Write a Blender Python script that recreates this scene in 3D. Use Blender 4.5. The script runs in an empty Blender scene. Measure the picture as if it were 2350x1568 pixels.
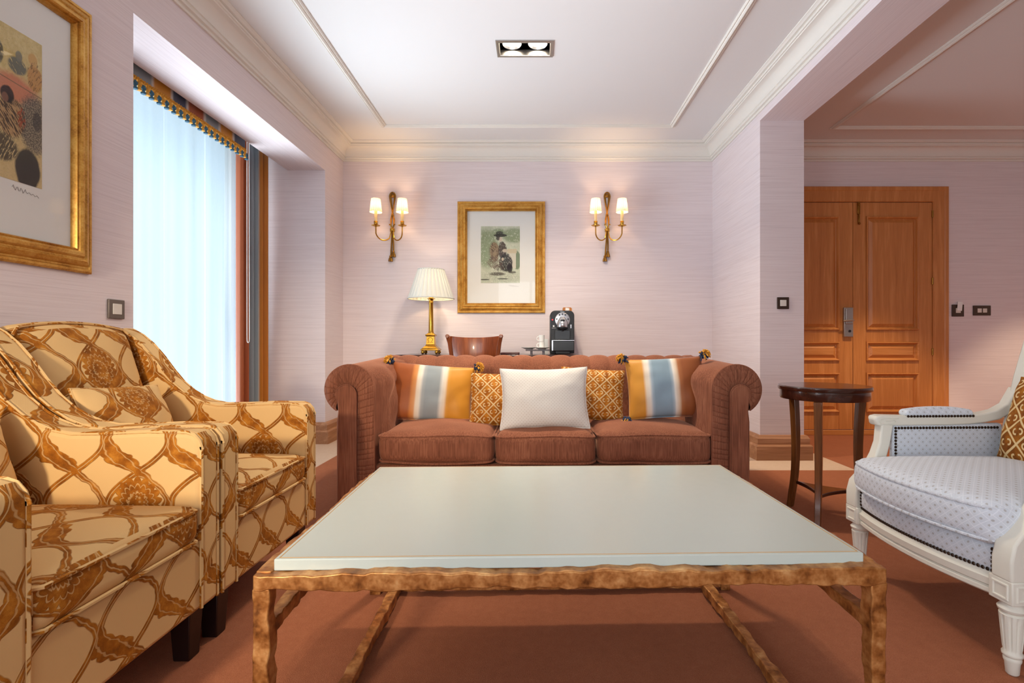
import bpy, bmesh, math, random
from mathutils import Vector, Matrix, Euler, noise
PI = math.pi
sc = bpy.context.scene
COL = sc.collection
random.seed(7)
F = 1160.0; CH = 0.83            # focal length in photo pixels, camera height

# ------------------------------------------------------------------ colours
def lin(c):
    c = c / 255.0
    return c / 12.92 if c <= 0.04045 else ((c + 0.055) / 1.055) ** 2.4
def C(r, g, b): return (lin(r), lin(g), lin(b), 1.0)

# ------------------------------------------------------------------ node expressions
class S:
    """a socket (or number) that builds Math nodes when calculated with"""
    def __init__(s, nt, v): s.nt = nt; s.v = v
    def _op(s, op, *a):
        n = s.nt.nodes.new('ShaderNodeMath'); n.operation = op
        for i, x in enumerate((s,) + a):
            x = x.v if isinstance(x, S) else x
            if isinstance(x, (int, float)): n.inputs[i].default_value = x
            else: s.nt.links.new(x, n.inputs[i])
        return S(s.nt, n.outputs[0])
    def __add__(s, o): return s._op('ADD', o)
    def __sub__(s, o): return s._op('SUBTRACT', o)
    def __mul__(s, o): return s._op('MULTIPLY', o)
    def __truediv__(s, o): return s._op('DIVIDE', o)
    def __pow__(s, o): return s._op('POWER', o)
    def neg(s): return s._op('MULTIPLY', -1.0)
    def sin(s): return s._op('SINE')
    def cos(s): return s._op('COSINE')
    def abs(s): return s._op('ABSOLUTE')
    def sqrt(s): return s._op('SQRT')
    def floor(s): return s._op('FLOOR')
    def frac(s): return s._op('FRACT')
    def lt(s, o): return s._op('LESS_THAN', o)
    def gt(s, o): return s._op('GREATER_THAN', o)
    def max(s, o): return s._op('MAXIMUM', o)
    def min(s, o): return s._op('MINIMUM', o)
    def atan2(s, o): return s._op('ARCTAN2', o)
    def wrap(s): return s - (s + 0.5).floor()          # to -0.5..0.5
    def soft(s, edge, w):                              # 1 below edge, 0 above edge+w
        n = s.nt.nodes.new('ShaderNodeMapRange'); n.interpolation_type = 'SMOOTHSTEP'
        s.nt.links.new(s.v, n.inputs[0])
        n.inputs[1].default_value = edge; n.inputs[2].default_value = edge + w
        n.inputs[3].default_value = 1; n.inputs[4].default_value = 0
        return S(s.nt, n.outputs[0])

class Mat:
    def __init__(s, name, rough=0.6, metal=0.0, spec=0.5):
        s.m = bpy.data.materials.new(name); s.m.use_nodes = True
        s.nt = s.m.node_tree; s.b = s.nt.nodes['Principled BSDF']
        s.set('Roughness', rough); s.set('Metallic', metal); s.set('Specular IOR Level', spec)
    def set(s, k, v):
        if isinstance(v, S): v = v.v
        if isinstance(v, bpy.types.NodeSocket): s.nt.links.new(v, s.b.inputs[k])
        else: s.b.inputs[k].default_value = v
        return s
    def node(s, t): return s.nt.nodes.new(t)
    def link(s, a, b): s.nt.links.new(a.v if isinstance(a, S) else a, b)
    def coord(s, out='Object'):
        n = s.node('ShaderNodeTexCoord'); x = s.node('ShaderNodeSeparateXYZ'); s.link(n.outputs[out], x.inputs[0])
        return [S(s.nt, o) for o in x.outputs]
    def normal(s):
        n = s.node('ShaderNodeNewGeometry'); x = s.node('ShaderNodeSeparateXYZ'); s.link(n.outputs['Normal'], x.inputs[0])
        return [S(s.nt, o) for o in x.outputs]
    def vec(s, x, y, z):
        n = s.node('ShaderNodeCombineXYZ')
        for i, a in enumerate((x, y, z)):
            if isinstance(a, S): s.link(a, n.inputs[i])
            else: n.inputs[i].default_value = a
        return n.outputs[0]
    def noise(s, v, scale=1.0, detail=2, rough=0.5):
        n = s.node('ShaderNodeTexNoise'); n.inputs['Scale'].default_value = scale
        n.inputs['Detail'].default_value = detail; n.inputs['Roughness'].default_value = rough
        s.link(v, n.inputs['Vector']); return S(s.nt, n.outputs['Fac'])
    def voro(s, v, scale=1.0):
        n = s.node('ShaderNodeTexVoronoi'); n.inputs['Scale'].default_value = scale
        s.link(v, n.inputs['Vector']); return S(s.nt, n.outputs['Distance'])
    def mix(s, f, a, b):
        n = s.node('ShaderNodeMix'); n.data_type = 'RGBA'
        if isinstance(f, S): s.link(f, n.inputs[0])
        else: n.inputs[0].default_value = f
        for i, c in ((6, a), (7, b)):
            if isinstance(c, tuple): n.inputs[i].default_value = c
            else: s.link(c, n.inputs[i])
        return n.outputs[2]
    def ramp(s, f, stops, interp='LINEAR'):
        n = s.node('ShaderNodeValToRGB'); s.link(f, n.inputs[0]); cr = n.color_ramp; cr.interpolation = interp
        while len(cr.elements) < len(stops): cr.elements.new(0.5)
        for e, (p, c) in zip(cr.elements, stops): e.position = p; e.color = c
        return n.outputs[0]
    def bump(s, h, strength=0.3, dist=0.002):
        n = s.node('ShaderNodeBump'); n.inputs['Strength'].default_value = strength
        n.inputs['Distance'].default_value = dist; s.link(h, n.inputs['Height'])
        s.link(n.outputs[0], s.b.inputs['Normal']); return s
    def sheen(s, w, col, rough=0.4):
        s.set('Sheen Weight', w); s.set('Sheen Tint', col); s.set('Sheen Roughness', rough); return s

def plain(name, col, rough=0.5, metal=0.0, spec=0.5, coat=0.0):
    k = Mat(name, rough, metal, spec); k.set('Base Color', col)
    if coat: k.set('Coat Weight', coat); k.set('Coat Roughness', 0.08)
    x, y, z = k.coord()
    v = k.vec(x, y, z)
    n = k.noise(v, 35, 3)
    k.set('Roughness', n * 0.12 + (rough - 0.06))
    return k.m

# ------------------------------------------------------------------ mesh builder
class MB:
    def __init__(s): s.v = []; s.f = []; s.uv = {}
    def add(s, vs, fs, M=None, uvs=None):
        o = len(s.v)
        for i, p in enumerate(vs):
            p = Vector(p); s.v.append(tuple(M @ p if M is not None else p))
            if uvs: s.uv[o + i] = uvs[i]
        for f in fs: s.f.append(tuple(o + i for i in f))
        return s
    def box(s, x0, x1, y0, y1, z0, z1, M=None):
        vs = [(x, y, z) for x in (x0, x1) for y in (y0, y1) for z in (z0, z1)]
        return s.add(vs, [(0,1,3,2),(4,6,7,5),(0,4,5,1),(2,3,7,6),(0,2,6,4),(1,5,7,3)], M)
    def prism(s, poly, a, b, plane='xz', M=None):
        n = len(poly)
        def P(p, t): return (p[0], t, p[1]) if plane == 'xz' else ((t, p[0], p[1]) if plane == 'yz' else (p[0], p[1], t))
        vs = [P(p, a) for p in poly] + [P(p, b) for p in poly]
        fs = [tuple(range(n)), tuple(range(2 * n - 1, n - 1, -1))]
        fs += [(i, (i + 1) % n, n + (i + 1) % n, n + i) for i in range(n)]
        return s.add(vs, fs, M)
    def grid(s, P, cu=False, cv=False, M=None, uv=None):
        nu, nv = len(P), len(P[0]); vs = [p for r in P for p in r]; fs = []
        for i in range(nu if cu else nu - 1):
            for j in range(nv if cv else nv - 1):
                a = i * nv + j; b = ((i + 1) % nu) * nv + j
                c = ((i + 1) % nu) * nv + (j + 1) % nv; d = i * nv + (j + 1) % nv
                fs.append((a, b, c, d))
        return s.add(vs, fs, M, [q for r in uv for q in r] if uv else None)
    def lathe(s, prof, n=24, c=(0, 0, 0), flute=None, M=None, cap=True):
        P = []
        for k, (r, z) in enumerate(prof):
            row = []
            for i in range(n):
                a = 2 * PI * i / n; rr = r
                if flute: rr = r * flute(a, z)
                row.append((c[0] + rr * math.cos(a), c[1] + rr * math.sin(a), c[2] + z))
            P.append(row)
        s.grid(P, cv=True, M=M)
        if cap:
            o = len(s.v) - len(prof) * n
            s.f.append(tuple(o + i for i in range(n - 1, -1, -1)))
            o = len(s.v) - n
            s.f.append(tuple(o + i for i in range(n)))
        return s
    def tube(s, pts, r, n=8, closed=False, sec=None, up=(0, 0, 1), M=None, jitter=None):
        """round tube, or with sec=(w,h) list / single a rectangular bar"""
        pts = [Vector(p) for p in pts]; m = len(pts); rows = []; prev = None
        for i, p in enumerate(pts):
            if closed: t = pts[(i + 1) % m] - pts[i - 1]
            else: t = pts[min(i + 1, m - 1)] - pts[max(i - 1, 0)]
            t.normalize()
            if prev is None:
                u = Vector(up)
                if abs(u.dot(t)) > 0.95: u = Vector((1, 0, 0)) if abs(t.x) < 0.9 else Vector((0, 1, 0))
            else: u = prev
            u = (u - t * u.dot(t)).normalized(); w = t.cross(u); prev = u
            if sec:
                a, b = sec[i] if isinstance(sec, list) else sec
                if jitter: ju = jitter(i)
                else: ju = [0] * 8
                q = [(a/2 + ju[0], b/2 + ju[2]), (-a/2 + ju[1], b/2 + ju[2]), (-a/2 + ju[1], -b/2 + ju[3]), (a/2 + ju[0], -b/2 + ju[3])]
                rows.append([tuple(p + w * x + u * y) for x, y in q])
            else:
                rr = r[i] if isinstance(r, (list, tuple)) else r
                rows.append([tuple(p + (u * math.cos(2*PI*k/n) + w * math.sin(2*PI*k/n)) * rr) for k in range(n)])
        k = len(rows[0]); o = len(s.v)
        s.grid(rows, cu=closed, cv=True, M=M)
        if not closed:
            s.f.append(tuple(o + i for i in range(k - 1, -1, -1))); e = o + (m - 1) * k
            s.f.append(tuple(e + i for i in range(k)))
        return s
    def sphere(s, c, r, n=12, M=None, sq=(1, 1, 1)):
        P = []
        for i in range(n // 2 + 1):
            t = PI * i / (n // 2); t = min(max(t, 0.02), PI - 0.02)
            P.append([(c[0] + sq[0]*r*math.sin(t)*math.cos(2*PI*j/n), c[1] + sq[1]*r*math.sin(t)*math.sin(2*PI*j/n), c[2] - sq[2]*r*math.cos(t)) for j in range(n)])
        return s.grid(P, cv=True, M=M)
    def rbox(s, size, r, n=14, crown=0.0, crown2=0.0, M=None, wob=0.0, seed=0):
        """rounded, puffed box centred at origin; crown lifts +z, crown2 lifts -z"""
        hx, hy, hz = (a / 2 for a in size); vs = []; fs = []; idx = {}
        def put(p):
            k = tuple(round(c, 5) for c in p)
            if k in idx: return idx[k]
            q = Vector((p[0]*hx, p[1]*hy, p[2]*hz))
            inner = Vector((max(-hx + r, min(hx - r, q.x)), max(-hy + r, min(hy - r, q.y)), max(-hz + r, min(hz - r, q.z))))
            d = q - inner
            if d.length > 1e-9: q = inner + d.normalized() * r
            b = (1 - min(1, abs(p[0]))**2.4) * (1 - min(1, abs(p[1]))**2.4)
            if p[2] > 0: q.z += crown * b * p[2]
            else: q.z += crown2 * b * p[2]
            if wob: q += noise.noise_vector(Vector((q.x*7 + seed*3.1, q.y*7, q.z*7))) * wob
            idx[k] = len(vs); vs.append(tuple(q)); return idx[k]
        def remap(t, h):                                  # more samples near the rounded edge
            e = min(0.95, r / h)
            lo = [-1 + e*(1 - math.cos(PI/2*k/5)) * 1.0 for k in range(5)]
            mid = [-1 + e + (2 - 2*e)*k/n for k in range(n + 1)]
            return lo + mid + [-x for x in lo[::-1]]
        ax = [remap(0, hx), remap(0, hy), remap(0, hz)]
        for a in range(3):
            b, c = (a + 1) % 3, (a + 2) % 3
            for sg in (-1, 1):
                ids = []
                for u in ax[b]:
                    row = []
                    for v in ax[c]:
                        p = [0, 0, 0]; p[a] = sg; p[b] = u; p[c] = v; row.append(put(p))
                    ids.append(row)
                for i in range(len(ids) - 1):
                    for j in range(len(ids[0]) - 1):
                        q = (ids[i][j], ids[i+1][j], ids[i+1][j+1], ids[i][j+1])
                        fs.append(q if sg > 0 else q[::-1])
        return s.add(vs, fs, M)
    def sweep(s, path, prof, closed, f):
        """profile (a = offset to the left of the path, b = height) along a 2D path with mitres"""
        m = len(path); rows = []
        for i in range(m):
            p = Vector(path[i])
            d0 = (p - Vector(path[i - 1])).normalized() if (closed or i > 0) else None
            d1 = (Vector(path[(i + 1) % m]) - p).normalized() if (closed or i < m - 1) else None
            if d0 is None: d0 = d1
            if d1 is None: d1 = d0
            n0 = Vector((-d0.y, d0.x)); n1 = Vector((-d1.y, d1.x)); mt = n0 + n1; mt = mt / max(0.2, mt.dot(n0))
            rows.append([f(p.x + mt.x * a, p.y + mt.y * a, b) for a, b in prof])
        return s.grid(rows, cu=closed, cv=False)
    def pillow(s, w, h, t, pinch=0.05, n=26, seed=0, wob=0.006, ears=0.0, M=None):
        for sg in (1, -1):
            P = []; U = []
            for i in range(n + 1):
                r1 = []; r2 = []
                for j in range(n + 1):
                    a = math.sin(PI/2 * (2*i/n - 1)); b = math.sin(PI/2 * (2*j/n - 1))
                    x = w/2 * a * (1 - pinch * (1 - b*b)); y = h/2 * b * (1 - pinch * (1 - a*a))
                    k = ((1 - a*a) * (1 - b*b)) ** 0.42
                    z = sg * t/2 * k
                    nz = noise.noise(Vector((x*9 + seed*5.3, y*9, sg*2.0))) * wob + noise.noise(Vector((x*22 + seed, y*22, sg))) * wob*0.5
                    z += nz * min(1, k * 3)
                    r1.append((x, y, z)); r2.append((x, y))
                P.append(r1); U.append(r2)
            s.grid(P, uv=U, M=M)
        return s

def edge_loop(w, h, pinch, n=14):
    pts = []
    for k in range(4):
        for i in range(n):
            t = -1 + 2*i/n
            a, b = ((t, -1), (1, t), (-t, 1), (-1, -t))[k]
            pts.append((w/2*a*(1 - pinch*(1 - b*b)), h/2*b*(1 - pinch*(1 - a*a)), 0))
    return pts

def obj(name, mb, mat, parent=None, bevel=0.0, seg=2, sharp=35, sub=0, smooth=True):
    me = bpy.data.meshes.new(name); me.from_pydata(mb.v, [], mb.f)
    bm = bmesh.new(); bm.from_mesh(me)
    bm.verts.ensure_lookup_table()
    uvd = mb.uv; lay = bm.loops.layers.uv.new('UVMap')
    bmesh.ops.recalc_face_normals(bm, faces=bm.faces)
    for f in bm.faces:
        n = f.normal; a = max(range(3), key=lambda i: abs(n[i])); f.smooth = smooth
        for l in f.loops:
            i = l.vert.index; c = l.vert.co
            if i in uvd: l[lay].uv = uvd[i]
            else: l[lay].uv = (c.y, c.z) if a == 0 else ((c.x, c.z) if a == 1 else (c.y, c.x))
    for e in bm.edges:
        if len(e.link_faces) == 2 and e.calc_face_angle(0) > math.radians(sharp): e.smooth = False
    bm.to_mesh(me); bm.free(); me.update()
    o = bpy.data.objects.new(name, me); COL.objects.link(o)
    if mat: me.materials.append(mat)
    if parent: o.parent = parent
    if bevel:
        b = o.modifiers.new('Bevel', 'BEVEL'); b.width = bevel; b.segments = seg; b.limit_method = 'ANGLE'
        b.angle_limit = math.radians(sharp); b.harden_normals = False
    if sub:
        m = o.modifiers.new('Sub', 'SUBSURF'); m.levels = sub; m.render_levels = sub
    return o

def tag(o, label, cat, group=None):
    o['label'] = label; o['category'] = cat
    if group: o['group'] = group
    return o
def thing(name, label, cat, loc=(0, 0, 0), rz=0.0, group=None):
    o = bpy.data.objects.new(name, None); COL.objects.link(o); o.empty_display_size = 0.1
    o.location = loc; o.rotation_euler = (0, 0, rz); return tag(o, label, cat, group)
def struct(name, mb, mat, parent=None, **k):
    o = obj(name, mb, mat, parent, **k)
    o['kind'] = 'structure'; return o
def copy_tree(o, parent=None):
    c = o.copy(); COL.objects.link(c); c.parent = parent
    for ch in list(o.children): copy_tree(ch, c)
    return c
def arc(cx, cy, r, a0, a1, n):
    return [(cx + r*math.cos(math.radians(a0 + (a1-a0)*i/n)), cy + r*math.sin(math.radians(a0 + (a1-a0)*i/n))) for i in range(n + 1)]
def basis(o, right, up, nrm):
    M = Matrix.Identity(4)
    for i, v in enumerate((right, up, nrm)):
        v = Vector(v).normalized()
        for k in range(3): M[k][i] = v[k]
    for k in range(3): M[k][3] = o[k]
    return M
# ------------------------------------------------------------------ materials
def wallpaper():
    k = Mat('grasscloth_wallpaper', 0.75, 0, 0.25); x, y, z = k.coord(); nx, ny, nz = k.normal()
    flat = nz.abs().gt(0.6)
    sx = flat * 218.0 + 1.6; sz = S(k.nt, flat.v).neg() * 218.0 + 220.0
    v = k.vec(x * sx, y * 1.6, z * sz)
    a = k.noise(v, 1.0, 3, 0.6)
    v2 = k.vec(x * (flat * 496.0 + 4.0), y * 4.0, z * 500.0)
    b = k.noise(v2, 1.0, 2)
    f = a * 0.5 + b * 0.5
    k.set('Base Color', k.ramp(f, [(0.32, C(216, 202, 203)), (0.5, C(230, 217, 218)), (0.68, C(236, 225, 226))]))
    k.bump(f, 0.12, 0.0008); return k.m
def wood(name, cols, axis=2, scale=1.0, rough=0.4, spec=0.5, coat=0.0, grain=26.0):
    k = Mat(name, rough, 0, spec); c = k.coord(); sc_ = [grain*scale]*3; sc_[axis] = 1.6*scale
    v = k.vec(c[0]*sc_[0], c[1]*sc_[1], c[2]*sc_[2])
    a = k.noise(v, 1.0, 4, 0.6)
    sc2 = [150.0*scale]*3; sc2[axis] = 6.0*scale
    b = k.noise(k.vec(c[0]*sc2[0], c[1]*sc2[1], c[2]*sc2[2]), 1.0, 2)
    rings = (a * 22.0).sin() * 0.03
    f = a * 0.7 + b * 0.3 + rings
    k.set('Base Color', k.ramp(f, [(0.3, cols[0]), (0.5, cols[1]), (0.7, cols[2])]))
    if coat: k.set('Coat Weight', coat); k.set('Coat Roughness', 0.1)
    k.bump(b, 0.12, 0.001); return k.m
def carpet():
    k = Mat('rust_carpet', 0.95, 0, 0.1); x, y, z = k.coord()
    v = k.vec(x, y, z)
    fine = k.noise(v, 420, 2); big = k.noise(v, 2.2, 3); mid = k.noise(v, 40, 2)
    tex = fine * 0.5 + mid * 0.15 + big * 0.2 + k.noise(v, 170, 2) * 0.15
    rust = k.ramp(tex, [(0.3, C(128, 76, 52)), (0.5, C(154, 94, 66)), (0.7, C(176, 114, 82))])
    beige = k.ramp(tex, [(0.3, C(186, 160, 138)), (0.5, C(205, 182, 160)), (0.7, C(218, 198, 178))])
    left = x.lt(-1.46)
    back = y.gt(4.28) * x.lt(1.7)
    pil = x.gt(1.31) * x.lt(2.09) * y.gt(3.29)
    m = left.max(back).max(pil)
    k.set('Base Color', k.mix(m, rust, beige))
    k.sheen(0.35, C(225, 150, 115), 0.5); k.bump(fine, 0.6, 0.004); return k.m
def chenille():
    k = Mat('brown_chenille', 0.9, 0, 0.15); x, y, z = k.coord()
    v = k.vec(x * 230.0, y * 230.0, z * 7.0); a = k.noise(v, 1.0, 3)
    b = k.noise(k.vec(x, y, z), 6.0, 3); f = a * 0.6 + b * 0.4
    k.set('Base Color', k.ramp(f, [(0.34, C(112, 68, 50)), (0.5, C(138, 86, 64)), (0.66, C(162, 106, 80))]))
    k.sheen(0.5, C(240, 180, 150), 0.35); k.bump(a, 0.3, 0.002); return k.m
def damask():
    """ogee lattice of gold velvet stems with palmettes on a cream ground"""
    k = Mat('gold_damask', 0.75, 0, 0.2); u, v, _ = k.coord('UV')
    wv = k.noise(k.vec(u, v, 0.0), 22.0, 2) - 0.5
    P, Q = 0.165, 0.33
    U = u / P + wv * 0.10; V = v / Q + wv * 0.05
    ph = V * (2 * PI); s_ = ph.sin() * 0.47; c_ = ph.cos() * (0.47 * 2 * PI * P / Q)
    g = (c_ * c_ + 1.0).sqrt()
    d1 = (U - s_).wrap().abs() / g; d2 = (U + s_).wrap().abs() / g
    # one family swells into leaves, the other stays a stem with a cream slit
    leaf = ((V * (4 * PI)).sin() * 0.5 + 0.5)
    teeth = (V * (2 * PI * 9.0)).sin().abs() * 0.020
    w1 = leaf * leaf * 0.105 + 0.042 + teeth * leaf * 1.6
    stem1 = (d1 - w1).soft(-0.008, 0.016)
    slit = (d1 - w1 * 0.52).abs().soft(0.006, 0.010)
    stem2 = (d2 - 0.042).soft(-0.008, 0.016)
    slit2 = d2.soft(0.004, 0.008)
    # palmettes, every second cell
    fu = ((u / P) * 0.5 + (V + 0.25).floor() * 0.5).wrap() * (2 * P); fv = (V - 0.25).wrap() * Q
    r = (fu * fu + fv * fv * 0.8).sqrt(); th = fu.atan2(fv)
    R = (th * 9.0).cos().abs() * 0.012 + 0.052
    fl = (r - R).soft(-0.001, 0.003)
    ring = (r - R * 0.72).abs().soft(0.0012, 0.0012) + (r - R * 0.42).abs().soft(0.0012, 0.0012)
    dots = k.voro(k.vec(u, v, 0.0), 95.0).soft(0.28, 0.1) * r.lt(0.031)
    m = stem1.max(stem2) * ((slit * 0.5).max(slit2 * 0.7).neg() + 1.0)
    nx_ = U.wrap() * P; ny_ = (V * 2.0).wrap() * (0.5 * Q); node = (nx_ * nx_ + ny_ * ny_).sqrt().soft(0.0095, 0.0012)
    m = m.max(fl).max(node)
    m = m * ((ring.min(1.0) * 0.55 * fl).neg() + 1.0) * ((dots * 0.5 * fl).neg() + 1.0)
    pile = k.noise(k.vec(u * 24.0, v * 24.0, 0.0), 1.0, 4, 0.65)
    fine = k.noise(k.vec(u * 900.0, v * 900.0, 0.0), 1.0, 1)
    twill = ((u + v) * 2600.0).sin() * 0.5 + 0.5
    gold = k.ramp(pile * 0.75 + fine * 0.25, [(0.32, C(106, 56, 8)), (0.5, C(164, 96, 20)), (0.68, C(208, 140, 48))])
    cream = k.mix(twill * 0.35, C(230, 192, 132), C(208, 158, 98))
    k.set('Base Color', k.mix(m, cream, gold))
    k.sheen(m * 0.3, C(255, 190, 90), 0.35)
    k.bump(m * 1.0 + fine * 0.08, 0.7, 0.0035); return k.m
def scroll_velvet(name='gold_scroll_velvet', p=0.074, dark=0):
    k = Mat(name, 0.7, 0, 0.2); u, v, _ = k.coord('UV')
    a = (u + v) / p; b = (u - v) / p
    ln = a.wrap().abs().soft(0.045, 0.03).max(b.wrap().abs().soft(0.045, 0.03))
    fa = (a + 0.5).wrap(); fb = (b + 0.5).wrap()
    def hook(ca, cb, r0):
        x = fa - ca; y = fb - cb; r = (x*x + y*y).sqrt()
        return (r - r0).abs().soft(0.035, 0.03) * (x * (1 if ca > 0 else -1) + y * (0.6 if cb > 0 else -0.6)).gt(-0.06)
    h = hook(0.14, 0.10, 0.15).max(hook(-0.14, -0.10, 0.15))
    m = ln.max(h)
    pile = k.noise(k.vec(u * 34.0, v * 34.0, 0.0), 1.0, 3); fine = k.noise(k.vec(u * 700.0, v * 700.0, 0.0), 1.0, 1)
    if dark: cs = [(0.3, C(96, 46, 6)), (0.5, C(142, 78, 14)), (0.7, C(180, 112, 30))]
    else: cs = [(0.3, C(132, 70, 12)), (0.5, C(182, 108, 28)), (0.7, C(218, 148, 54))]
    gold = k.ramp(pile * 0.8 + fine * 0.2, cs)
    k.set('Base Color', k.mix(m, gold, C(232, 200, 146)))
    k.sheen(0.5, C(255, 200, 110), 0.35); k.bump(m * -1.0 + fine * 0.1, 0.6, 0.003); return k.m
def stripes(name, stops, axis=0, span=(0, 1), coord='UV', rough=0.5, sheen=0.2):
    k = Mat(name, rough, 0, 0.3); c = k.coord(coord)
    t = (c[axis] - span[0]) / (span[1] - span[0])
    fine = k.noise(k.vec(c[0]*400.0, c[1]*400.0, c[2]*400.0), 1.0, 1)
    col = k.ramp(t, stops)
    k.set('Base Color', col); k.sheen(sheen, (1, 1, 1, 1), 0.4); k.bump(fine, 0.12, 0.001); return k.m
def dotted(name, ground, dot, line, p=0.021, lines=True):
    k = Mat(name, 0.7, 0, 0.25); u, v, _ = k.coord('UV')
    a = (u + v) / p; b = (u - v) / p
    fa = a.wrap(); fb = b.wrap(); r = (fa*fa + fb*fb).sqrt().soft(0.12, 0.06)
    ln = (a + 0.5).wrap().abs().soft(0.04, 0.03).max((b + 0.5).wrap().abs().soft(0.04, 0.03))
    fine = k.noise(k.vec(u * 800.0, v * 800.0, 0.0), 1.0, 1)
    base = k.mix(ln * (0.75 if lines else 0.25), ground, line)
    k.set('Base Color', k.mix(r * 0.8, base, dot)); k.sheen(0.25, (1, 1, 1, 1), 0.4)
    k.bump(ln * (0.5 if lines else 0.15) + fine * 0.4 - r * 0.5, 0.35, 0.0015); return k.m
def gilt(name='gilt_wood'):
    k = Mat(name, 0.38, 0.6, 0.5); x, y, z = k.coord(); v = k.vec(x, y, z)
    n = k.noise(v, 16, 4, 0.65); sp = k.noise(v, 160, 2)
    k.set('Base Color', k.ramp(n * 0.7 + sp * 0.3, [(0.3, C(156, 102, 36)), (0.48, C(206, 152, 66)), (0.68, C(228, 184, 100))]))
    k.set('Roughness', n * 0.3 + 0.24); k.bump(n * 0.5 + sp * 0.5, 0.15, 0.002); return k.m
def bronze():
    k = Mat('hammered_bronze', 0.42, 0.55, 0.5); x, y, z = k.coord(); v = k.vec(x, y, z)
    n = k.noise(v, 26, 3, 0.55); sp = k.noise(v, 130, 3)
    k.set('Base Color', k.ramp(n * 0.8 + sp * 0.2, [(0.32, C(110, 64, 28)), (0.46, C(172, 112, 56)), (0.58, C(208, 150, 88)), (0.72, C(230, 186, 126))]))
    k.set('Roughness', sp * 0.35 + 0.22); k.bump(n * 0.7 + sp * 0.3, 0.2, 0.003); return k.m
def translucent(name, col, tr=0.6, emit=None, transp=0.0, pleats=None):
    k = Mat(name, 0.8, 0, 0.2); nt = k.nt; out = nt.nodes['Material Output']
    k.set('Base Color', col)
    t = k.node('ShaderNodeBsdfTranslucent'); t.inputs[0].default_value = col
    mx = k.node('ShaderNodeMixShader'); mx.inputs[0].default_value = tr
    if pleats:                                       # doubled cloth in the folds lets less light through
        px, py, _z = k.coord(); n_, cx, cy, lo = pleats
        ang = (py - cy).atan2(px.abs() - cx) if cx else py.atan2(px)
        fold = (ang * (n_ / (2 * PI))).frac().lt(0.66)
        k.link(fold * (lo - tr) + tr, mx.inputs[0])
    k.link(k.b.outputs[0], mx.inputs[1]); k.link(t.outputs[0], mx.inputs[2]); last = mx.outputs[0]
    if transp:
        tp = k.node('ShaderNodeBsdfTransparent'); m2 = k.node('ShaderNodeMixShader'); m2.inputs[0].default_value = transp
        ox, oy, oz = k.coord()                       # dark fold lines of the voile put into the opacity as streaks
        st = k.noise(k.vec(0.0, oy * 9.0, oz * 0.12), 1.0, 4, 0.6)
        fold_line = (oy * 2.55 + st * 0.03).wrap().abs().soft(0.006, 0.010)
        k.link((st - 0.5) * -0.2 - fold_line * 0.22 + transp, m2.inputs[0])
        k.link(last, m2.inputs[1]); k.link(tp.outputs[0], m2.inputs[2]); last = m2.outputs[0]
    k.link(last, out.inputs[0])
    x, y, z = k.coord(); k.bump(k.noise(k.vec(x*500.0, y*500.0, z*500.0), 1.0, 1), 0.1, 0.001)
    return k.m
def emissive(name, col, s):
    k = Mat(name); k.set('Base Color', col); k.set('Emission Color', col); k.set('Emission Strength', s); return k.m
def pane():
    k = Mat('picture_glass'); nt = k.nt; out = nt.nodes['Material Output']
    lw = k.node('ShaderNodeLayerWeight'); lw.inputs[0].default_value = 0.5
    fr = (S(nt, lw.outputs['Facing']) ** 5.0) * 0.96 + 0.02
    tp = k.node('ShaderNodeBsdfTransparent'); gl = k.node('ShaderNodeBsdfGlossy'); gl.inputs['Roughness'].default_value = 0.02
    mx = k.node('ShaderNodeMixShader'); k.link(fr, mx.inputs[0]); k.link(tp.outputs[0], mx.inputs[1]); k.link(gl.outputs[0], mx.inputs[2])
    k.link(mx.outputs[0], out.inputs[0]); return k.m
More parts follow.
